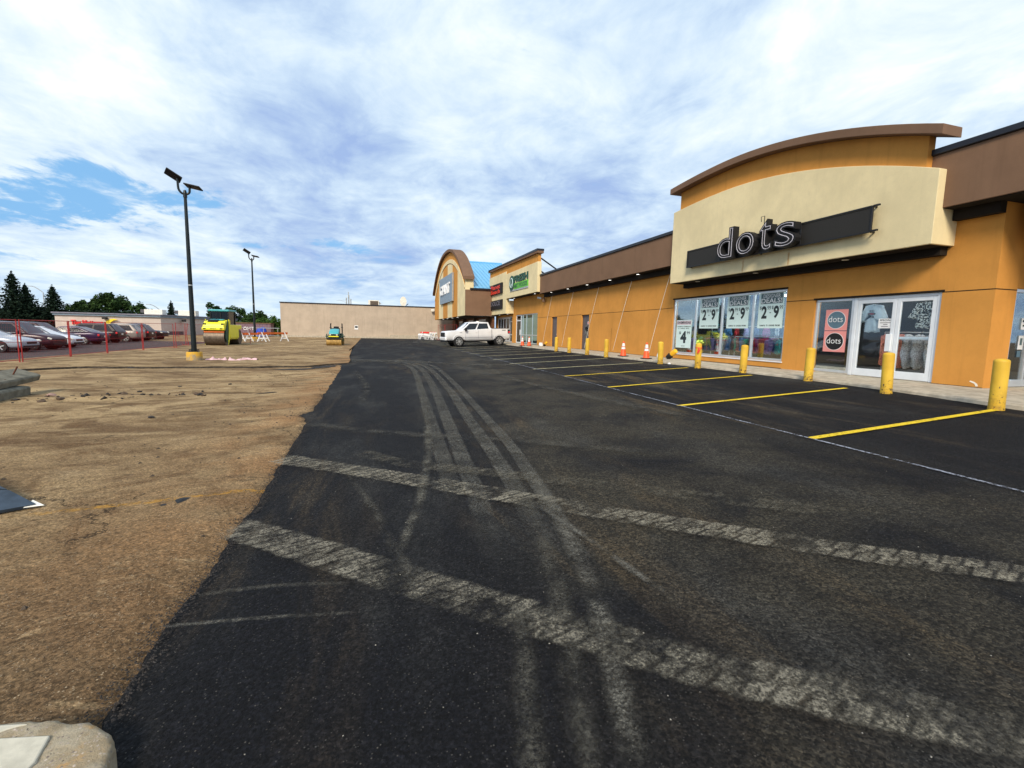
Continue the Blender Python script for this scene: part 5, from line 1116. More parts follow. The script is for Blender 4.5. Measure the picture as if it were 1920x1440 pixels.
obj('wheel_disc', MB().lathe([(.34, -.78), (.34, -.70)], 20, (.2, 0, .36), 'y'), 'steel_brown', r3, world=False) if False else None
r3.location = (-3.6, 49.3, gz(-3.6, 49) + .0); r3.rotation_euler = (0, 0, R(-93)); r3.scale = (1.05, 1.05, 1.02)

# ------------------------------------------------------------------ lamp posts
def lamp_post(label, loc, H, base_col='ochre_base', proto=[None]):
    if proto[0] is None:
        t_ = thing('lamp_post', label, 'lamp post', group='parking lot lamp posts')
        m_ = MB().lathe([(.33, -.1), (.33, .42), (.31, .46), (.001, .47)], 24); obj('footing', m_, base_col, t_, world=False, smooth=True, angle=40)
        obj('base_plate', MB().box(-.2, -.2, .465, .2, .2, .49), 'pole_dark', t_, world=False)
        for x in (-.16, .16):
            for y in (-.16, .16): obj('anchor_bolt', MB().tube([(x, y, .46), (x, y, .60)], .018, 6), 'black_metal', t_, world=False)
        obj('pole', MB().tube([(0, 0, .48), (0, 0, H)], [.115, .062], 14), 'pole_dark', t_, world=False, smooth=True); obj('pole_band', MB().tube([(0, 0, 3.55), (0, 0, 3.60)], [.094, .094], 14), 'galv', t_, world=False)
        obj('collar', MB().lathe([(.082, H - .22), (.082, H - .04), (.05, H + .1), (.001, H + .12)], 12), 'pole_dark', t_, world=False)
        for sgn in (-1, 1):
            w_ = .25 if sgn < 0 else .18; rise = .30 if sgn < 0 else .16
            pts = [(0, 0, H - .06)] + [(sgn * w_ * math.sin(a), 0, H - .08 + rise * (1 - math.cos(a))) for a in [R(k * 15) for k in range(1, 7)]]
            top = pts[-1]; pts.append((top[0] + sgn * .01, 0, top[2] + (.36 if sgn < 0 else .18)))
            obj('arm', MB().tube(pts, .048, 8), 'pole_dark', t_, world=False, smooth=True)
            e = Vector(pts[-1]); hd_ = MB().box(-.33, -.22, -.03, .33, .22, .03)
            rot = Euler((R(-24), R(30), R(12))) if sgn < 0 else Euler((R(-9), R(10), R(-14)))
            c_ = e + (Vector((-.15, 0, .11)) if sgn < 0 else Vector((.14, 0, .03)))
            hd_.v = [tuple(rot.to_matrix() @ Vector(v) + c_) for v in hd_.v]; h_ = obj('lamp_head', hd_, 'black', t_, world=False, bevel=.02)
            ln = MB().box(-.26, -.16, -.037, .26, .16, -.031); ln.v = [tuple(rot.to_matrix() @ Vector(v) + c_) for v in ln.v]; obj('lens', ln, 'black_metal', h_, world=False)
        proto[0] = t_
    else: t_ = dup(proto[0])
    place(t_, loc, 0, label); return t_
m, t = newmat('ochre_base'); o = t.obj(); zz_ = t.n('SeparateXYZ', {0: o}).outputs[2]
f = t.mapr(t.math('ADD', t.noise(o, 5, 5, .7), t.math('MULTIPLY', zz_, -.5)), .30, .50)
fin(t, t.n('BsdfPrincipled', {'Base Color': t.mix(f, (.60, .34, .03), (.30, .24, .15)), 'Roughness': .8}).outputs[0])
lamp_post('tall dark lamp post on a yellow concrete footing, nearer of two', (-8.16, 25.3, -.13), 7.75).rotation_euler = (0, 0, R(8)); far_post = lamp_post('farther dark lamp post rising behind the orange barricades', (-12.75, 58.2, -.1), 7.75); far_post.scale = (1.1, 1.1, 1.175); far_post.rotation_euler = (0, 0, R(8))
for (x0, x1, y, z1, l) in ((-54.2, -55.9, 100, 7.6, 'curved street lamp arm above the left spruce trees'), (-38.0, -39.8, 102, 5.2, 'curved street lamp arm above the mattress store roof')):
    t_ = thing('street_lamp', l, 'street lamp', (x0, y, 0)); pts = [(x0, y, -.2), (x0, y, z1 - .9)] + [(x0 + (x1 - x0) * q, y, z1 - .9 + 1.05 * math.sin(q * math.pi / 2)) for q in (.15, .35, .6, .8)]
    obj('pole', MB().tube(pts, .07, 6), 'galv', t_); obj('lamp_head', MB().box(x1 - .35, y - .12, z1 + .06, x1 + .3, y + .12, z1 + .16), 'galv', t_)

# ------------------------------------------------------------------ red site fence
def fence_panel(label, a, b, H=1.78, bend=0, z0=-.1):
    t_ = thing('site_fence', label, 'fence panel', (a[0], a[1], z0), group='red construction fence panels')
    a = Vector((*a, z0)); b = Vector((*b, z0)); d_ = (b - a).normalized(); nn = Vector((-d_.y, d_.x, 0)); Ln = (b - a).length
    P = lambda s, z: a + d_ * s + Vector((0, 0, z)) + nn * (bend * math.sin(s / Ln * math.pi) * (z / H) + bend * .4 * math.sin(z * 3.1 + s * 2))
    for s in (.03, Ln - .03): obj('post', MB().tube([P(s, 0), P(s, H * .5), P(s, H)], .021, 8), 'red_paint', t_)
    for z in (.12, H - .02) + ((.85,) if not bend else (.9,)): obj('rail', MB().tube([P(s, z) for s in [Ln * k / 8 for k in range(9)]], .014 if z != .85 else .008, 6), 'red_paint', t_)
    m_ = MB(); nv = int(Ln / .10)
    for k in range(1, nv): s = Ln * k / nv; m_.tube([P(s, z) for z in (.12, H * .5, H)], 0.0012, 3, False)
    for k in range(1, 10): z = .12 + (H - .12) * k / 10; m_.tube([P(Ln * j / 6, z) for j in range(7)], 0.0012, 3, False)
    obj('wire_mesh', m_, 'red_paint', t_)
    for s in (.03, Ln - .03): c_ = P(s, .02); obj('foot', MB().obox(tuple(c_), (.08, .45, .03), (0, 0, math.atan2(d_.y, d_.x))), 'red_paint', t_)
    return t_
FP = [(-14.0, 20.4), (-13.95, 24.0), (-14.2, 27.8), (-14.35, 31.4), (-14.3, 35.5), (-14.0, 39.6)]
FL = ['red mesh fence panel nearest the camera, cut by the left edge', 'red fence panel in front of the dark crossover', 'red fence panel in front of the white and purple sedans', 'red fence panel before the black suv tail lights', 'red fence panel nearest the bent one, before the store corner']
for (a, b, l) in zip(FP, FP[1:], FL): fence_panel(l, (a[0] + uni(-.03, .03), a[1] + .03), (b[0], b[1] - .04))
fence_panel('buckled red fence panel turned edge on left of the lamp post', (-13.95, 39.75), (-15.0, 45.2), 1.85, .16)
fence_panel('red fence panel half hidden behind the large yellow roller', (-15.3, 45.6), (-15.1, 50.5)); fence_panel('short red fence panel right of the large roller by the white barricades', (-12.6, 50.2), (-11.4, 50.3), 1.55)
fence_panel('red fence panel in front of the pickup hood, under the arch', (8.75, 65.0), (9.1, 61.2), 2.1, 0, .25); fence_panel('red fence panel behind the pickup windshield, under the arch', (9.12, 61.0), (10.0, 57.0), 2.1, 0, .25)
fs_ = tag(obj('fence_notice', MB().obox((-15.28, 47.2, 1.2), (.03, .8, .7), (0, 0, 0)), 'poster_pink_pale'), 'pale notice board on the red fence beside the lamp post', 'sign'); obj('printed_mark', MB().box(-15.262, 47.0, 1.1, -15.258, 47.3, 1.45), 'ochre', fs_)

# ------------------------------------------------------------------ barricades
def a_frame(t_, x, y, z, h, w_, rz):
    m_ = MB(); c, s = math.cos(rz), math.sin(rz)
    for k in (-1, 1):
        m_.tube([(x + k * w_ / 2 * c, y + k * w_ / 2 * s, z), (x, y, z + h)], .06, 4)
    m_.tube([(x - w_ * .26 * c, y - w_ * .26 * s, z + h * .36), (x + w_ * .26 * c, y + w_ * .26 * s, z + h * .36)], .05, 4)
    obj('leg', m_, 'white_paint', t_)
def barricade(label, p, q, z, h=1.0, w_=.9, board='barricade_orange', leg_rz=.1):
    t_ = thing('barricade', label, 'barricade', (p[0], p[1], z), group='orange and white barricades')
    for pt in (p, q): a_frame(t_, pt[0], pt[1], z, h, w_, leg_rz)
    d_ = Vector((q[0] - p[0], q[1] - p[1], 0)); L_ = d_.length; ang = math.atan2(d_.y, d_.x); c_ = ((p[0] + q[0]) / 2, (p[1] + q[1]) / 2, z + h - .1)
    obj('board', MB().obox(c_, (L_ + .9, .05, .22), (0, 0, ang)), board, t_); return t_
z = -.05
barricade('orange and white barricade farthest right, beside the railing', (-11.55, 55.6), (-9.7, 58.0), z, 1.05, .85); barricade('orange board barricade left of the farthest right one', (-12.9, 56.2), (-11.6, 57.8), z, .95, .8, leg_rz=.25)
barricade('white legged barricade folded against the next, right of the big roller', (-13.6, 56.0), (-12.75, 58.2), z, .95, .8, leg_rz=-.2); barricade('white legged barricade closest to the large roller', (-14.4, 56.6), (-13.5, 58.8), z, .9, .8)
zz_ = .18
barricade('red topped barricade by the beige wall, left of the pickup', (7.2, 70.8), (8.6, 69.0), zz_, 1.15, .8, 'logo_red', .3); barricade('white barricade just in front of the pickup hood', (8.1, 68.0), (8.6, 66.6), zz_, 1.1, .9, 'offwhite', .2)
for (x, y, l) in ((7.25, 72.2, 'white site board with blue panel leaning by the beige wall'), (8.05, 70.2, 'white site board with black slot between the barricades')):
    o = tag(obj('site_board', MB().obox((x, y, zz_ + .42), (1.15, .5, .75), (.45, 0, -.3)), 'white_paint', bevel=.05), l, 'board')
    obj('board_slot', MB().obox((x - .1, y - .31, zz_ + .22), (.55, .03, .12), (.45, 0, -.3)), 'black', o)
    if 'blue' in l: obj('printed_panel', MB().obox((x - .03, y - .235, zz_ + .52), (.6, .03, .3), (.45, 0, -.3)), 'sign_grey', o)

# ------------------------------------------------------------------ far left: store, container, railing
ms = thing('flat_roof_building', 'low beige mattress store with a grey banded roof behind the parked cars', 'building', (-30, 78, -.1))
pts = [(-40.2, 76.0), (-28.7, 77.0), (-25.3, 87.0), (-18, 112), (-45, 112), (-47, 80)]
pts = [(-40.2, 76.0), (-28.7, 77.0), (-25.0, 87.5), (-25, 100), (-41, 100)]
obj('wall', MB().prism(pts, 'z', -.3, 2.62), 'store_beige', ms)
def grow(p, k): c_ = Vector((-33, 88)); return [tuple(Vector(v) + (Vector(v) - c_).normalized() * k) for v in p]
obj('roof_band', MB().prism(grow(pts, .25), 'z', 2.622, 2.86), 'sign_grey', ms); obj('roof_band', MB().prism(grow(pts, .4), 'z', 2.862, 3.02), 'cap_grey', ms); obj('base_kerb', MB().prism(grow(pts, .3), 'z', -.3, .06), 'conc', ms)
obj('wall_light', MB().box(-35.05, 75.9, 2.2, -34.6, 76.4, 2.45), 'black', ms); obj('wall_light', MB().box(-27.2, 80.0, 2.1, -26.8, 80.6, 2.45), 'black', ms); obj('wall_vent', MB().obox((-27.95, 79.2, .42), (.06, 3.6, .5), (0, 0, -.34)), 'door_grey', ms)
s = thing('shop_sign', 'red mattress store lettering with a yellow moon on the low beige store', 'sign', (-36, 76, 1.9))
q = MB(); text_on(q, 'The Mattress', -38.55, -35.15, 1.42, 2.02, 75.92, 0, 'y', ext=.08, offset=.03)
q.v = [(x, y + (x + 40.2) * .087, z) for x, y, z in q.v]; obj('lettering', q, 'logo_red', s)
mo = [(-34.95 + q_, z_) for q_, z_ in ((0, 1.1), (.0, 1.5), (.2, 1.95), (.6, 2.2), (1.1, 2.28), (1.5, 2.14), (1.05, 2.08), (.75, 1.85), (.55, 1.5), (.5, 1.1))]
obj('logo_moon', MB().prism(mo[::-1], 'y', 76.28, 76.38), 'logo_yellow', s)
for x, y, l in ((-31.6, 82, 'beige rooftop unit on the mattress store, left of the other'), (-27.6, 83, 'rooftop unit with a dark opening near the mattress store corner')):
    t_ = thing('rooftop_unit', l, 'air unit', (x, y, 3.02)); obj('housing', MB().box(x - 1.0, y, 3.02, x + 1.3, y + 1.5, 3.85), 'offwhite', t_, bevel=.03); obj('intake', MB().box(x - 1.5, y + .1, 3.35, x - 1.0, y + 1.2, 3.82), 'door_grey', t_)
ct = thing('container', 'mauve storage container with white letters behind the barricades', 'container', (-18, 80, -.1))
obj('shell', MB().box(-20.6, 80, -.1, -15.3, 82.4, 2.05), 'purple_wall', ct); obj('roof_edge', MB().box(-20.7, 79.9, 2.05, -15.2, 82.5, 2.2), 'cap_brown', ct)
q = MB()
for k in range(22): q.box(-20.5 + k * .235, 79.965, .0, -20.39 + k * .235, 80.0, 2.0)
obj('corrugation', q, 'purple_wall', ct); q = MB(); text_on(q, 'OH', -19.1, -18.1, 1.05, 1.55, 79.95, 0, 'y', offset=.02); text_on(q, 'T', -17.95, -17.6, 1.05, 1.55, 79.95, 0, 'y', offset=.02); obj('lettering', q, 'white_paint', ct)
blob('tarpaulin', 'blue tarpaulin heaped behind the far lamp post', 'tarpaulin', (-16.4, 78.6, -.1), .95, .7, .95, 'blue_tarp', 3)
rg = thing('guard_rail', 'pale metal guard rail running to the beige wall', 'railing', (-16, 75, 0)); obj('rail', MB().tube([(-19.5, 75, 1.38), (-13.2, 75, 1.42)], .045, 6), 'galv', rg); obj('rail', MB().tube([(-19.5, 75, .3), (-13.2, 75, .33)], .03, 6), 'galv', rg)
for x in (-19.4, -17.3, -15.3, -13.4): obj('post', MB().tube([(x, 75, -.1), (x, 75, 1.4)], .04, 6), 'galv', rg)
tag(obj('kerb', MB().box(-19.5, 74.6, -.3, -13.2, 75.4, .12), 'conc_grey', bevel=.03), kind='structure')

# ------------------------------------------------------------------ loose things on the dirt
def beam(label, p, q, w_, h, roll, tie=False):
    p, q = Vector(p), Vector(q); d_ = (q - p); L_ = d_.length; d_.normalize(); side = Vector((d_.y, -d_.x, 0)).normalized(); up = side.cross(d_); c, s = math.cos(roll), math.sin(roll)
    side, up = side * c + up * s, up * c - side * s
    t_ = thing('concrete_beam', label, 'concrete beam', tuple(p))
    F = lambda a, b, e: p + d_ * a + side * b + up * e
    n = 14; mb = MB()
    sec = [(-w_ / 2, 0), (w_ / 2, 0), (w_ / 2 * .94, h * .8), (w_ / 2 * .80, h), (-w_ / 2 * .80, h), (-w_ / 2 * .94, h * .8)]
    for i in range(n + 1):
        for b, e in sec:
            v = F(L_ * i / n, b, e); k = .012 + (.03 if i in (0, n) else 0); mb.v.append(tuple(v + Vector((fbm(v.x * 7, v.y * 7, v.z * 7), fbm(v.y * 7, v.z * 7, 3), fbm(v.z * 9, v.x * 7, 5))) * k))
    for i in range(n):
        for k in range(6): mb.f.append((i * 6 + k, i * 6 + (k + 1) % 6, i * 6 + 6 + (k + 1) % 6, i * 6 + 6 + k))
    mb.f += [tuple(range(6))[::-1], tuple(range(n * 6, n * 6 + 6))]
    obj('beam', mb, 'conc_grey', t_, bevel=.012)
    for s_ in (L_ - .55, L_ - 2.1): obj('rebar', MB().tube([F(s_, .02, h * .6), F(s_ + .05, .02, h + .2)], .018, 6), 'rust', t_)
    if tie: obj('tie_strap', MB().tube([F(L_ - .9, -w_ / 2 - .01, .02), F(L_ - .9, -w_ / 2 * .96, h * .82), F(L_ - .9, -w_ / 2 * .8, h + .01), F(L_ - .9, w_ / 2 * .8, h + .01), F(L_ - .9, w_ / 2 + .01, .02)], .012, 5), 'galv', t_)
    return t_
beam('broken concrete kerb beam lying on the dirt, lower of two, with a strap', (-7.75, 9.4, -.14), (-8.05, 13.65, -.13), .48, .21, R(-4), False); beam('broken concrete kerb beam tilted on top of the lower one', (-8.05, 9.3, .05), (-8.2, 14.2, .24), .56, .14, R(-22))
def chunk(label, loc, s, mat='conc_grey', name='rubble_chunk', cat='rubble', group='asphalt rubble on the dirt', flat=.5):
    bm_ = bmesh.new(); bmesh.ops.create_icosphere(bm_, subdivisions=1, radius=1); sd = rnd() * 50
    for v in bm_.verts:
        k = uni(.6, 1.25); v.co *= k; v.co.x *= s * uni(.97, 1.03); v.co.y *= s * .7; v.co.z = max(-.2, v.co.z) * s * flat
    me = bpy.data.meshes.new(name); bm_.to_mesh(me); bm_.free(); o = obj(name, me, mat); o.location = loc; o.rotation_euler = (0, 0, uni(0, 6)); return tag(o, label, cat, group)
simple('brick_pale', (.42, .26, .21), .9, 0, .3, 9); simple('asph_chunk', (.035, .03, .027), .95, 0, .4, 9, .6, 60)
for i in range(46):
    x = -7.5 + 3.6 * rnd() ** 1.1; y = 13.0 + random.gauss(0, .3) + (x + 6) * .08
    chunk('dark broken asphalt chunk in the low ridge of rubble right of the concrete beams', (x, y, dirt_z(x, y) + .01), .025 + .085 * rnd() ** 2, 'asph_chunk' if rnd() < .75 else 'tan_brown', flat=uni(.35, .8))
for x, y, s_, l in ((-7.55, 12.7, .1, 'dark lump of asphalt lying just below the concrete beams'), (-5.2, 14.9, .10, 'dark asphalt lump beyond the rubble ridge'), (-4.1, 15.4, .09, 'dark asphalt lump alone on the pale dirt'), (-3.9, 9.8, .08, 'dark asphalt crumb near the tyre rut'), (-8.9, 21.0, .16, 'dark lump on the step edge left of the lamp post'), (-8.8, 23.6, .12, 'dark stone on the old pavement near the fence'), (-4.9, 6.9, .10, 'dark lump at the left edge of the dirt')):
    chunk(l, (x, y, (dirt_z(x, y) if y < 21 else gz(x, y) + .02) + .01), s_, 'asph_chunk', flat=.3)
chunk('pale pink broken brick lying against the lower concrete beam', (-7.25, 13.3, -.12), .12, 'brick_pale', 'broken_brick', 'brick', None, .5)
chunk('tar blob splashed on the dirt near the asphalt edge', (-1.78, 5.0, dirt_z(-1.78, 5) - .004), .12, 'black', 'tar_blob', 'tar', None, .12); chunk('smaller tar blob left of the larger one on the dirt', (-1.9, 4.93, dirt_z(-1.9, 4.9) - .004), .05, 'black', 'tar_blob', 'tar', None, .15)
# folded dark sheet with a pale tip
sh = thing('folded_sheet', 'dark slate sheet folded to a point with a pale tip, left edge', 'sheet', (-3.4, 5.25, -.15))
P_ = [(-3.02, 5.22, -.135), (-3.22, 5.36, -.02), (-3.62, 5.62, .10), (-4.3, 5.75, .22), (-4.4, 4.9, -.02), (-3.42, 4.86, -.14), (-3.20, 5.02, -.145), (-3.7, 5.2, .0)]
m_ = MB(); m_.add([(-3.02, 5.2, -.13), (-3.3, 5.36, -.03), (-3.3, 5.03, -.13), (-3.75, 5.36, .02), (-3.75, 4.78, -.13), (-4.6, 4.35, -.12), (-4.6, 5.0, .02)], [(0, 2, 1), (1, 2, 4, 3), (3, 4, 5, 6)])
o = obj('lower_fold', m_, 'slate_plastic', sh); md = o.modifiers.new('solid', 'SOLIDIFY'); md.thickness = .03
m_ = MB(); m_.add([(-3.36, 5.42, -.04), (-3.75, 5.62, .10), (-4.6, 6.2, .22), (-4.6, 5.3, .10), (-3.7, 5.36, .06)], [(0, 4, 1), (1, 4, 3, 2)]); o = obj('upper_fold', m_, 'slate_plastic', sh); md = o.modifiers.new('solid', 'SOLIDIFY'); md.thickness = .03
obj('pale_tip', MB().add([(-2.95, 5.19, -.12), (-3.08, 5.27, -.085), (-3.08, 5.14, -.115), (-3.08, 5.2, -.14)], [(0, 2, 1), (0, 1, 3), (0, 3, 2), (1, 2, 3)]), 'offwhite', sh)
tag(obj('marker_stick', MB().obox((-2.66, 3.26, -.125), (.22, .02, .02), (0, .02, .4)), 'barricade_orange', bevel=.004), 'short orange marker stick on the dirt at the left edge', 'stick')
# pink cloth strewn from the lamp footing
m_ = MB(); n_ = 46
for i in range(n_ + 1):
    s_ = i / n_; x = -7.75 + 2.2 * s_; y = 25.55 + .18 * math.sin(s_ * 9)
    for j in range(5): e = (j / 4 - .5); m_.v.append((x + .08 * fbm(s_ * 9, e * 3), y + e * (.5 + .35 * fbm(s_ * 5, 3)), gz(x, y) + .02 + max(0, .09 + .16 * fbm(s_ * 13, e * 2.2, 4)) * (1 - abs(e) * 1.4)))
m_.f = [(i * 5 + j, i * 5 + 5 + j, i * 5 + 6 + j, i * 5 + 1 + j) for i in range(n_) for j in range(4)]
tag(obj('pink_cloth', m_, 'pink_cloth', smooth=True, angle=180), 'crumpled pink cloth strip lying right of the near lamp footing', 'cloth')
# concrete slab corner at the photographer's feet
sl_ = thing('concrete_slab', 'worn concrete slab corner with a pale inset plate at the bottom left', 'concrete slab', (-1.5, 1.7, -.03))
out = [(-3.2, .5), (-1.0, .5), (-.97, 1.2), (-.91, 1.6), (-.90, 1.74), (-.925, 1.86), (-.97, 1.93), (-1.06, 2.0), (-1.18, 2.05), (-1.4, 2.09), (-3.2, 2.22)]
fine_ = []
for (a, b) in zip(out, out[1:] + out[:1]):
    n_ = max(1, int(math.hypot(b[0] - a[0], b[1] - a[1]) / .02))
    for i in range(n_): x = a[0] + (b[0] - a[0]) * i / n_; y = a[1] + (b[1] - a[1]) * i / n_; fine_.append((x + .012 * fbm(x * 14, y * 14, 1) + .005 * fbm(x * 60, y * 60, 2), y + .012 * fbm(x * 14, y * 14, 5) + .005 * fbm(x * 60, y * 60, 6)))
c_ = (-1.9, 1.4); rings = [(1.0, -.10), (1.0, .026), (.992, .044), (.975, .052), (.93, .055), (.8, .055), (.5, .055)]; m_ = MB(); n_ = len(fine_)
for k, z_ in rings:
    for x, y in fine_: X = c_[0] + (x - c_[0]) * k; Y = c_[1] + (y - c_[1]) * k; m_.v.append((X, Y, z_ + (.008 * fbm(X * 16, Y * 16, 3) + .004 * fbm(X * 60, Y * 60, 1)) * (z_ > 0)))
m_.f = [(i * n_ + j, i * n_ + (j + 1) % n_, (i + 1) * n_ + (j + 1) % n_, (i + 1) * n_ + j) for i in range(len(rings) - 1) for j in range(n_)] + [tuple(range((len(rings) - 1) * n_, len(rings) * n_))]
m, t = newmat('old_conc'); o = t.obj(); nz = t.noise(o, 9, 6, .7); c = t.mix(t.mapr(nz, .35, .65), (.33, .26, .165), (.42, .36, .26)); c = t.mix(t.math('MULTIPLY', t.mapr(t.noise(t.map(o, loc=(4, 1, 2)), 7, 5, .7), .52, .66), .6), c, (.50, .28, .09))
vo = t.n('TexVoronoi', {'Vector': o, 'Scale': 85.0}); sep = t.n('SeparateColor', {0: vo.outputs['Color']}).outputs; c = t.mix(t.math('MULTIPLY', t.mapr(sep[0], .6, .72), t.mapr(vo.outputs['Distance'], .5, .25)), c, t.mix(sep[1], (.2, .16, .13), (.6, .5, .4)))
pit = t.mapr(t.noise(o, 42, 3, .6), .68, .72); c = t.mix(pit, c, (.08, .06, .05))
fin(t, t.n('BsdfPrincipled', {'Base Color': c, 'Roughness': .95, 'Specular IOR Level': .15, 'Normal': t.bump(t.math('ADD', t.noise(o, 60, 6, .8), t.math('MULTIPLY', nz, 2)), .7, .012)}).outputs[0])
obj('slab', m_, 'old_conc', sl_, smooth=True, angle=60)
simple('pale_plate', (.50, .47, .38), .9, 0, .12, 14, .3, 50, .2)
obj('inset_plate', MB().prism([(-2.6, 1.45), (-1.22, 1.45), (-1.135, 1.83), (-1.155, 1.945), (-1.35, 1.985), (-2.6, 2.06)], 'z', .03, .066), 'pale_plate', sl_, bevel=.006)
obj('inset_plate', MB().prism([(-2.6, 2.085), (-1.36, 2.01), (-1.27, 2.035), (-1.42, 2.065), (-2.6, 2.14)], 'z', .03, .062), 'pale_plate', sl_, bevel=.006)
# loose gravel along the raw edge of the asphalt and over the near dirt: countless, one object
m_ = MB()
def pebble(x, y, z, s_):
    a = uni(0, 6.28); ca, sa = math.cos(a), math.sin(a); v = []
    for px_, py_, pz_ in ((1, 0, 0), (-.9, .2, 0), (0, .8, 0), (.1, -.75, 0), (.05, 0, .75), (0, .05, -.4)):
        px_, py_, pz_ = px_ * uni(.7, 1.2), py_ * uni(.7, 1.2), pz_ * uni(.7, 1.2); v.append((x + (px_ * ca - py_ * sa) * s_, y + (px_ * sa + py_ * ca) * s_, z + pz_ * s_))
    m_.add(v, [(0, 2, 4), (2, 1, 4), (1, 3, 4), (3, 0, 4)])
for i in range(9000):
    y = .3 + 12 * rnd() ** 1.8; e = edge_x(y); x = e + random.gauss(0, .055) - .02
    pebble(x, y, (gz(x, y) - .02 + .02 * sstep(-.05, .15, x - e)) if x > e else dirt_z(x, y) + .012, uni(.003, .009))
tag(obj('black_gravel', m_, 'asph_chunk'), 'loose black asphalt gravel along the ragged edge of the new mat', 'gravel', kind='stuff')
m_ = MB()
for i in range(7000):
    y = 1.2 + 9 * rnd() ** 1.7; x = edge_x(y) - .03 - 2.6 * rnd(); pebble(x, y, dirt_z(x, y) + .0, uni(.002, .006) * (1 + .5 * rnd()))
simple('crumb', (.075, .055, .038), .95, 0, .5, 40); simple('pebble', (.22, .16, .10), .9, 0, .5, 40)
tag(obj('pale_gravel', m_, 'pebble'), 'scattered pale pebbles over the near dirt', 'gravel', kind='stuff')
m_ = MB()
for i in range(350):
    y = .7 + 12 * rnd() ** 1.6; x = -.8 + 6 * rnd(); pebble(x, y, gz(x, y) + .006, uni(.002, .0055))
simple('white_chip', (.35, .33, .29), .8, 0, .3, 40); tag(obj('stone_chips', m_, 'white_chip'), 'tiny pale stone chips scattered over the asphalt', 'gravel', kind='stuff')
m_ = MB()
for i in range(1500):
    y = 3 + 17 * rnd(); x = edge_x(y) - .15 - 9 * rnd() ** 1.3
    if x < -13 or fbm(x * .5, y * .5, 11) < -.05: continue
    pebble(x, y, dirt_z(x, y) + .002, .006 + .028 * rnd() ** 4)
tag(obj('dirt_crumbs', m_, 'crumb'), 'loose dark crumbs strewn over the milled dirt', 'gravel', kind='stuff')
tag(obj('yellow_pebble', MB().lathe([(.001, 0), (.02, .004), (.024, .012), (.015, .022), (.001, .026)], 10, (1.5, .86, gz(1.5, .86) + .004)), 'logo_yellow', smooth=True), 'single yellow pebble on the asphalt at the bottom right', 'pebble')

# ------------------------------------------------------------------ trees
def leafmat(name, a, b):
    m, t = newmat(name); o = t.obj(); f = t.noise(o, 1.3, 3); r_ = t.n('NewGeometry').outputs['Random Per Island']
    c = t.mix(t.math('ADD', t.math('MULTIPLY', r_, .6), t.math('MULTIPLY', f, .5), clamp=True), a, b)
    fin(t, t.n('BsdfPrincipled', {'Base Color': c, 'Roughness': .8, 'Specular IOR Level': .12}).outputs[0])
leafmat('spruce', (.006, .014, .010), (.018, .036, .020)); leafmat('leaves', (.012, .03, .008), (.045, .085, .022)); leafmat('leaves_fresh', (.03, .075, .012), (.075, .15, .03)); simple('bark', (.06, .045, .03), .9)
def leafq(mb, p, s_, droop=0.0):
    u = Vector((uni(-1, 1), uni(-1, 1), uni(-.7, .5) - droop)).normalized() * s_; v = u.cross(Vector((uni(-1, 1), uni(-1, 1), uni(-1, 1)))).normalized() * s_ * .5
    mb.quad(p - u, p + v, p + u, p - v)
def spruce(label, x, y, h, w_, dens=1.0):
    t_ = thing('spruce_tree', label, 'tree', (x, y, -.2), group='spruce trees')
    obj('trunk', MB().tube([(x, y, -.2), (x, y, h)], [.22, .02], 8), 'bark', t_); mb = MB(); nl = int(15 * dens + h)
    for l in range(nl):
        q = l / nl; z_ = .4 + (h - .4) * q; r_ = w_ * (1 - q) ** .85 * uni(.82, 1.12) + .06; nb = int(5 + 9 * (1 - q))
        for b in range(nb):
            a = 2 * math.pi * b / nb + uni(-.4, .4); rr = r_ * uni(.65, 1.15)
            for k in range(int(5 + 10 * (1 - q))):
                s_ = (k + 1) / (5 + 10 * (1 - q)); p = Vector((x + math.cos(a) * rr * s_, y + math.sin(a) * rr * s_, z_ - .35 * s_ * rr * .5 + .22 * rr * s_ ** 3 + uni(-.1, .1)))
                for w in range(2): leafq(mb, p + Vector((uni(-.12, .12), uni(-.12, .12), uni(-.12, .05))), uni(.14, .30) * (1.15 - .4 * s_), .15)
    for k in range(30): leafq(mb, Vector((x + uni(-.06, .06), y + uni(-.06, .06), h - uni(-.3, .7))), .16)
    obj('crown', mb, 'spruce', t_); return t_
spruce('tallest spruce at the left edge behind the cars', -54.2, 93, 9.2, 4.3, 1.7); spruce('spruce leaning out right of the tallest one', -53.2, 94, 7.5, 3.6, 1.6); spruce('narrow spruce under the street lamp arm', -50.0, 94.5, 7.5, 3.0, 1.5); spruce('small lone spruce rising behind the mattress store roof', -41.2, 116, 6.5, 2.1)
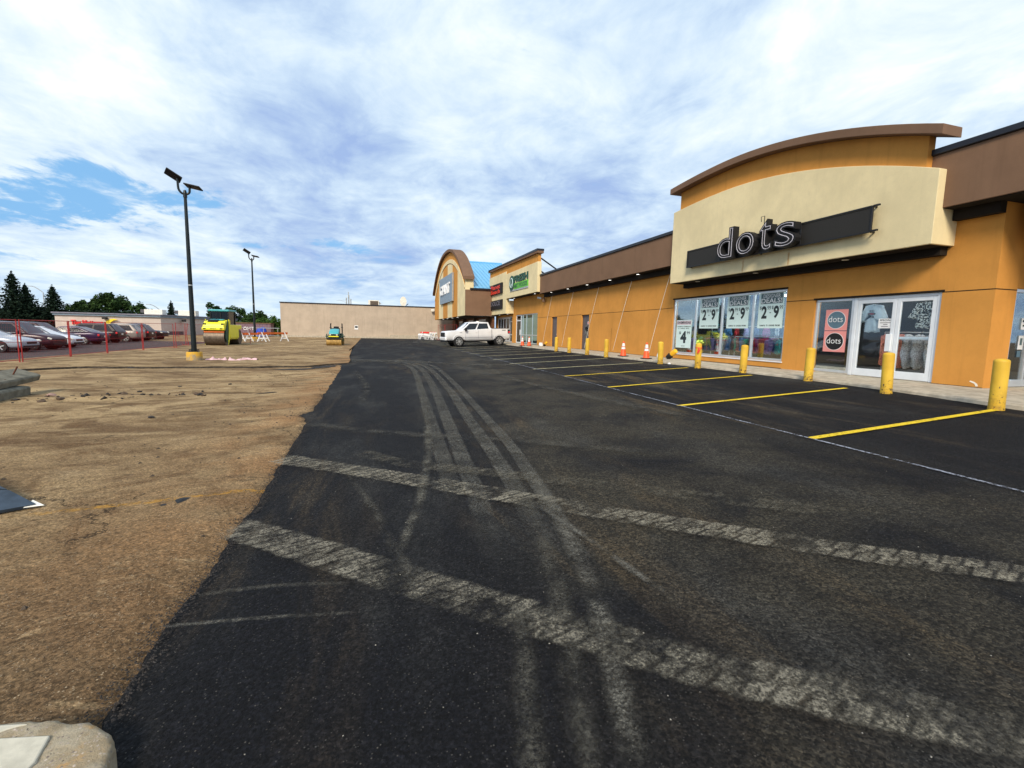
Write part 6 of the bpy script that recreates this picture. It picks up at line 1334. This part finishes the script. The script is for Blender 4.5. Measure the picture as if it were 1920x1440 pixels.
def leafy(label, x, y, h, w_, n, mat='leaves', zb=1.2, group='leafy trees on the skyline', ls=(.14, .34)):
    t_ = thing('leafy_tree', label, 'tree', (x, y, -.2), group=group); tr = MB().tube([(x, y, -.2), (x + .1, y, zb + .6), (x - .05, y, h * .7)], [.2, .14, .05], 7)
    cl = []
    for k in range(int(16 + w_ * 4)):
        a = uni(0, 6.28); rr = w_ * math.sqrt(rnd()) * .85; hh_ = zb + (h - zb) * uni(.12, 1) * (1 - .4 * (rr / w_) ** 2); cl.append((Vector((x + math.cos(a) * rr, y + math.sin(a) * rr * .8, hh_ - .35)), uni(.45, .95) * (.45 + w_ * .17)))
        if hh_ > h * .72: cl.append((cl[-1][0] * .6 + Vector((x, y, zb + (h - zb) * .5)) * .4, .5 * (.45 + w_ * .17)))
        tr.tube([(x, y, zb + uni(0, .8)), tuple(cl[-1][0])], [.06, .015], 5)
    obj('trunk', tr, 'bark', t_); mb = MB()
    for i in range(n):
        c_, r_ = random.choice(cl); d_ = Vector((random.gauss(0, 1), random.gauss(0, 1), random.gauss(0, .8))); d_ = d_.normalized() * r_ * (rnd() ** .45) * 1.08
        leafq(mb, c_ + d_, uni(*ls))
    obj('crown', mb, mat, t_); return t_
leafy('dark leafy tree just right of the narrow spruce', -48.6, 100, 6.4, 3.2, 5200, zb=.6); leafy('dark bushy tree left of the tall feathery one, behind the store', -46.3, 98, 6.6, 3.2, 5200, zb=.6); leafy('tallest feathery leafy tree behind the mattress store', -44.0, 99, 7.9, 3.0, 4200, zb=.6); leafy('dark leafy tree right of the feathery one, above the roof units', -42.0, 98, 6.9, 3.0, 4400, zb=.6); leafy('low leafy tree at the right end of the clump behind the roof units', -39.6, 99, 5.7, 2.8, 3000, zb=.6)
leafy('round dark leafy tree behind the roller cab', -28.6, 106, 7.0, 4.0, 5600, zb=.8); leafy('small dark tree between the roller and the far lamp post', -22.8, 104, 5.8, 2.4, 2800, zb=.6); leafy('low dark tree behind the mauve container', -20.6, 96, 4.7, 2.8, 3200, zb=.5)
for k, (x, y, h, w_, l) in enumerate(((-18.3, 90, 3.5, 1.5, 'fresh green bush right of the far lamp post'), (-16.3, 89, 3.9, 1.7, 'fresh green bush between the lamp post and the beige wall'), (-14.3, 90, 3.7, 1.5, 'fresh green bush touching the beige wall corner'))):
    leafy(l, x, y, h, w_, 1900, 'leaves_fresh', .2, 'green bushes beside the beige wall', (.1, .22))
hd_ = MB()
for i in range(5200): x = uni(-23, -13.3); leafq(hd_, Vector((x, 92 + uni(-.8, .8), -.2 + rnd() * (2.7 + .35 * fbm(x, 2)))), uni(.14, .3))
tag(obj('hedge', hd_, 'leaves'), 'dark hedge behind the guard rail', 'hedge')
hd_ = MB()
for i in range(9000): x = uni(-64, -40); leafq(hd_, Vector((x, 96 + uni(-1, 1), -.2 + rnd() * (3.9 + .5 * fbm(x * .6, 2)))), uni(.2, .4))
tag(obj('hedge', hd_, 'spruce'), 'dark hedge behind the parked cars at the left', 'hedge')
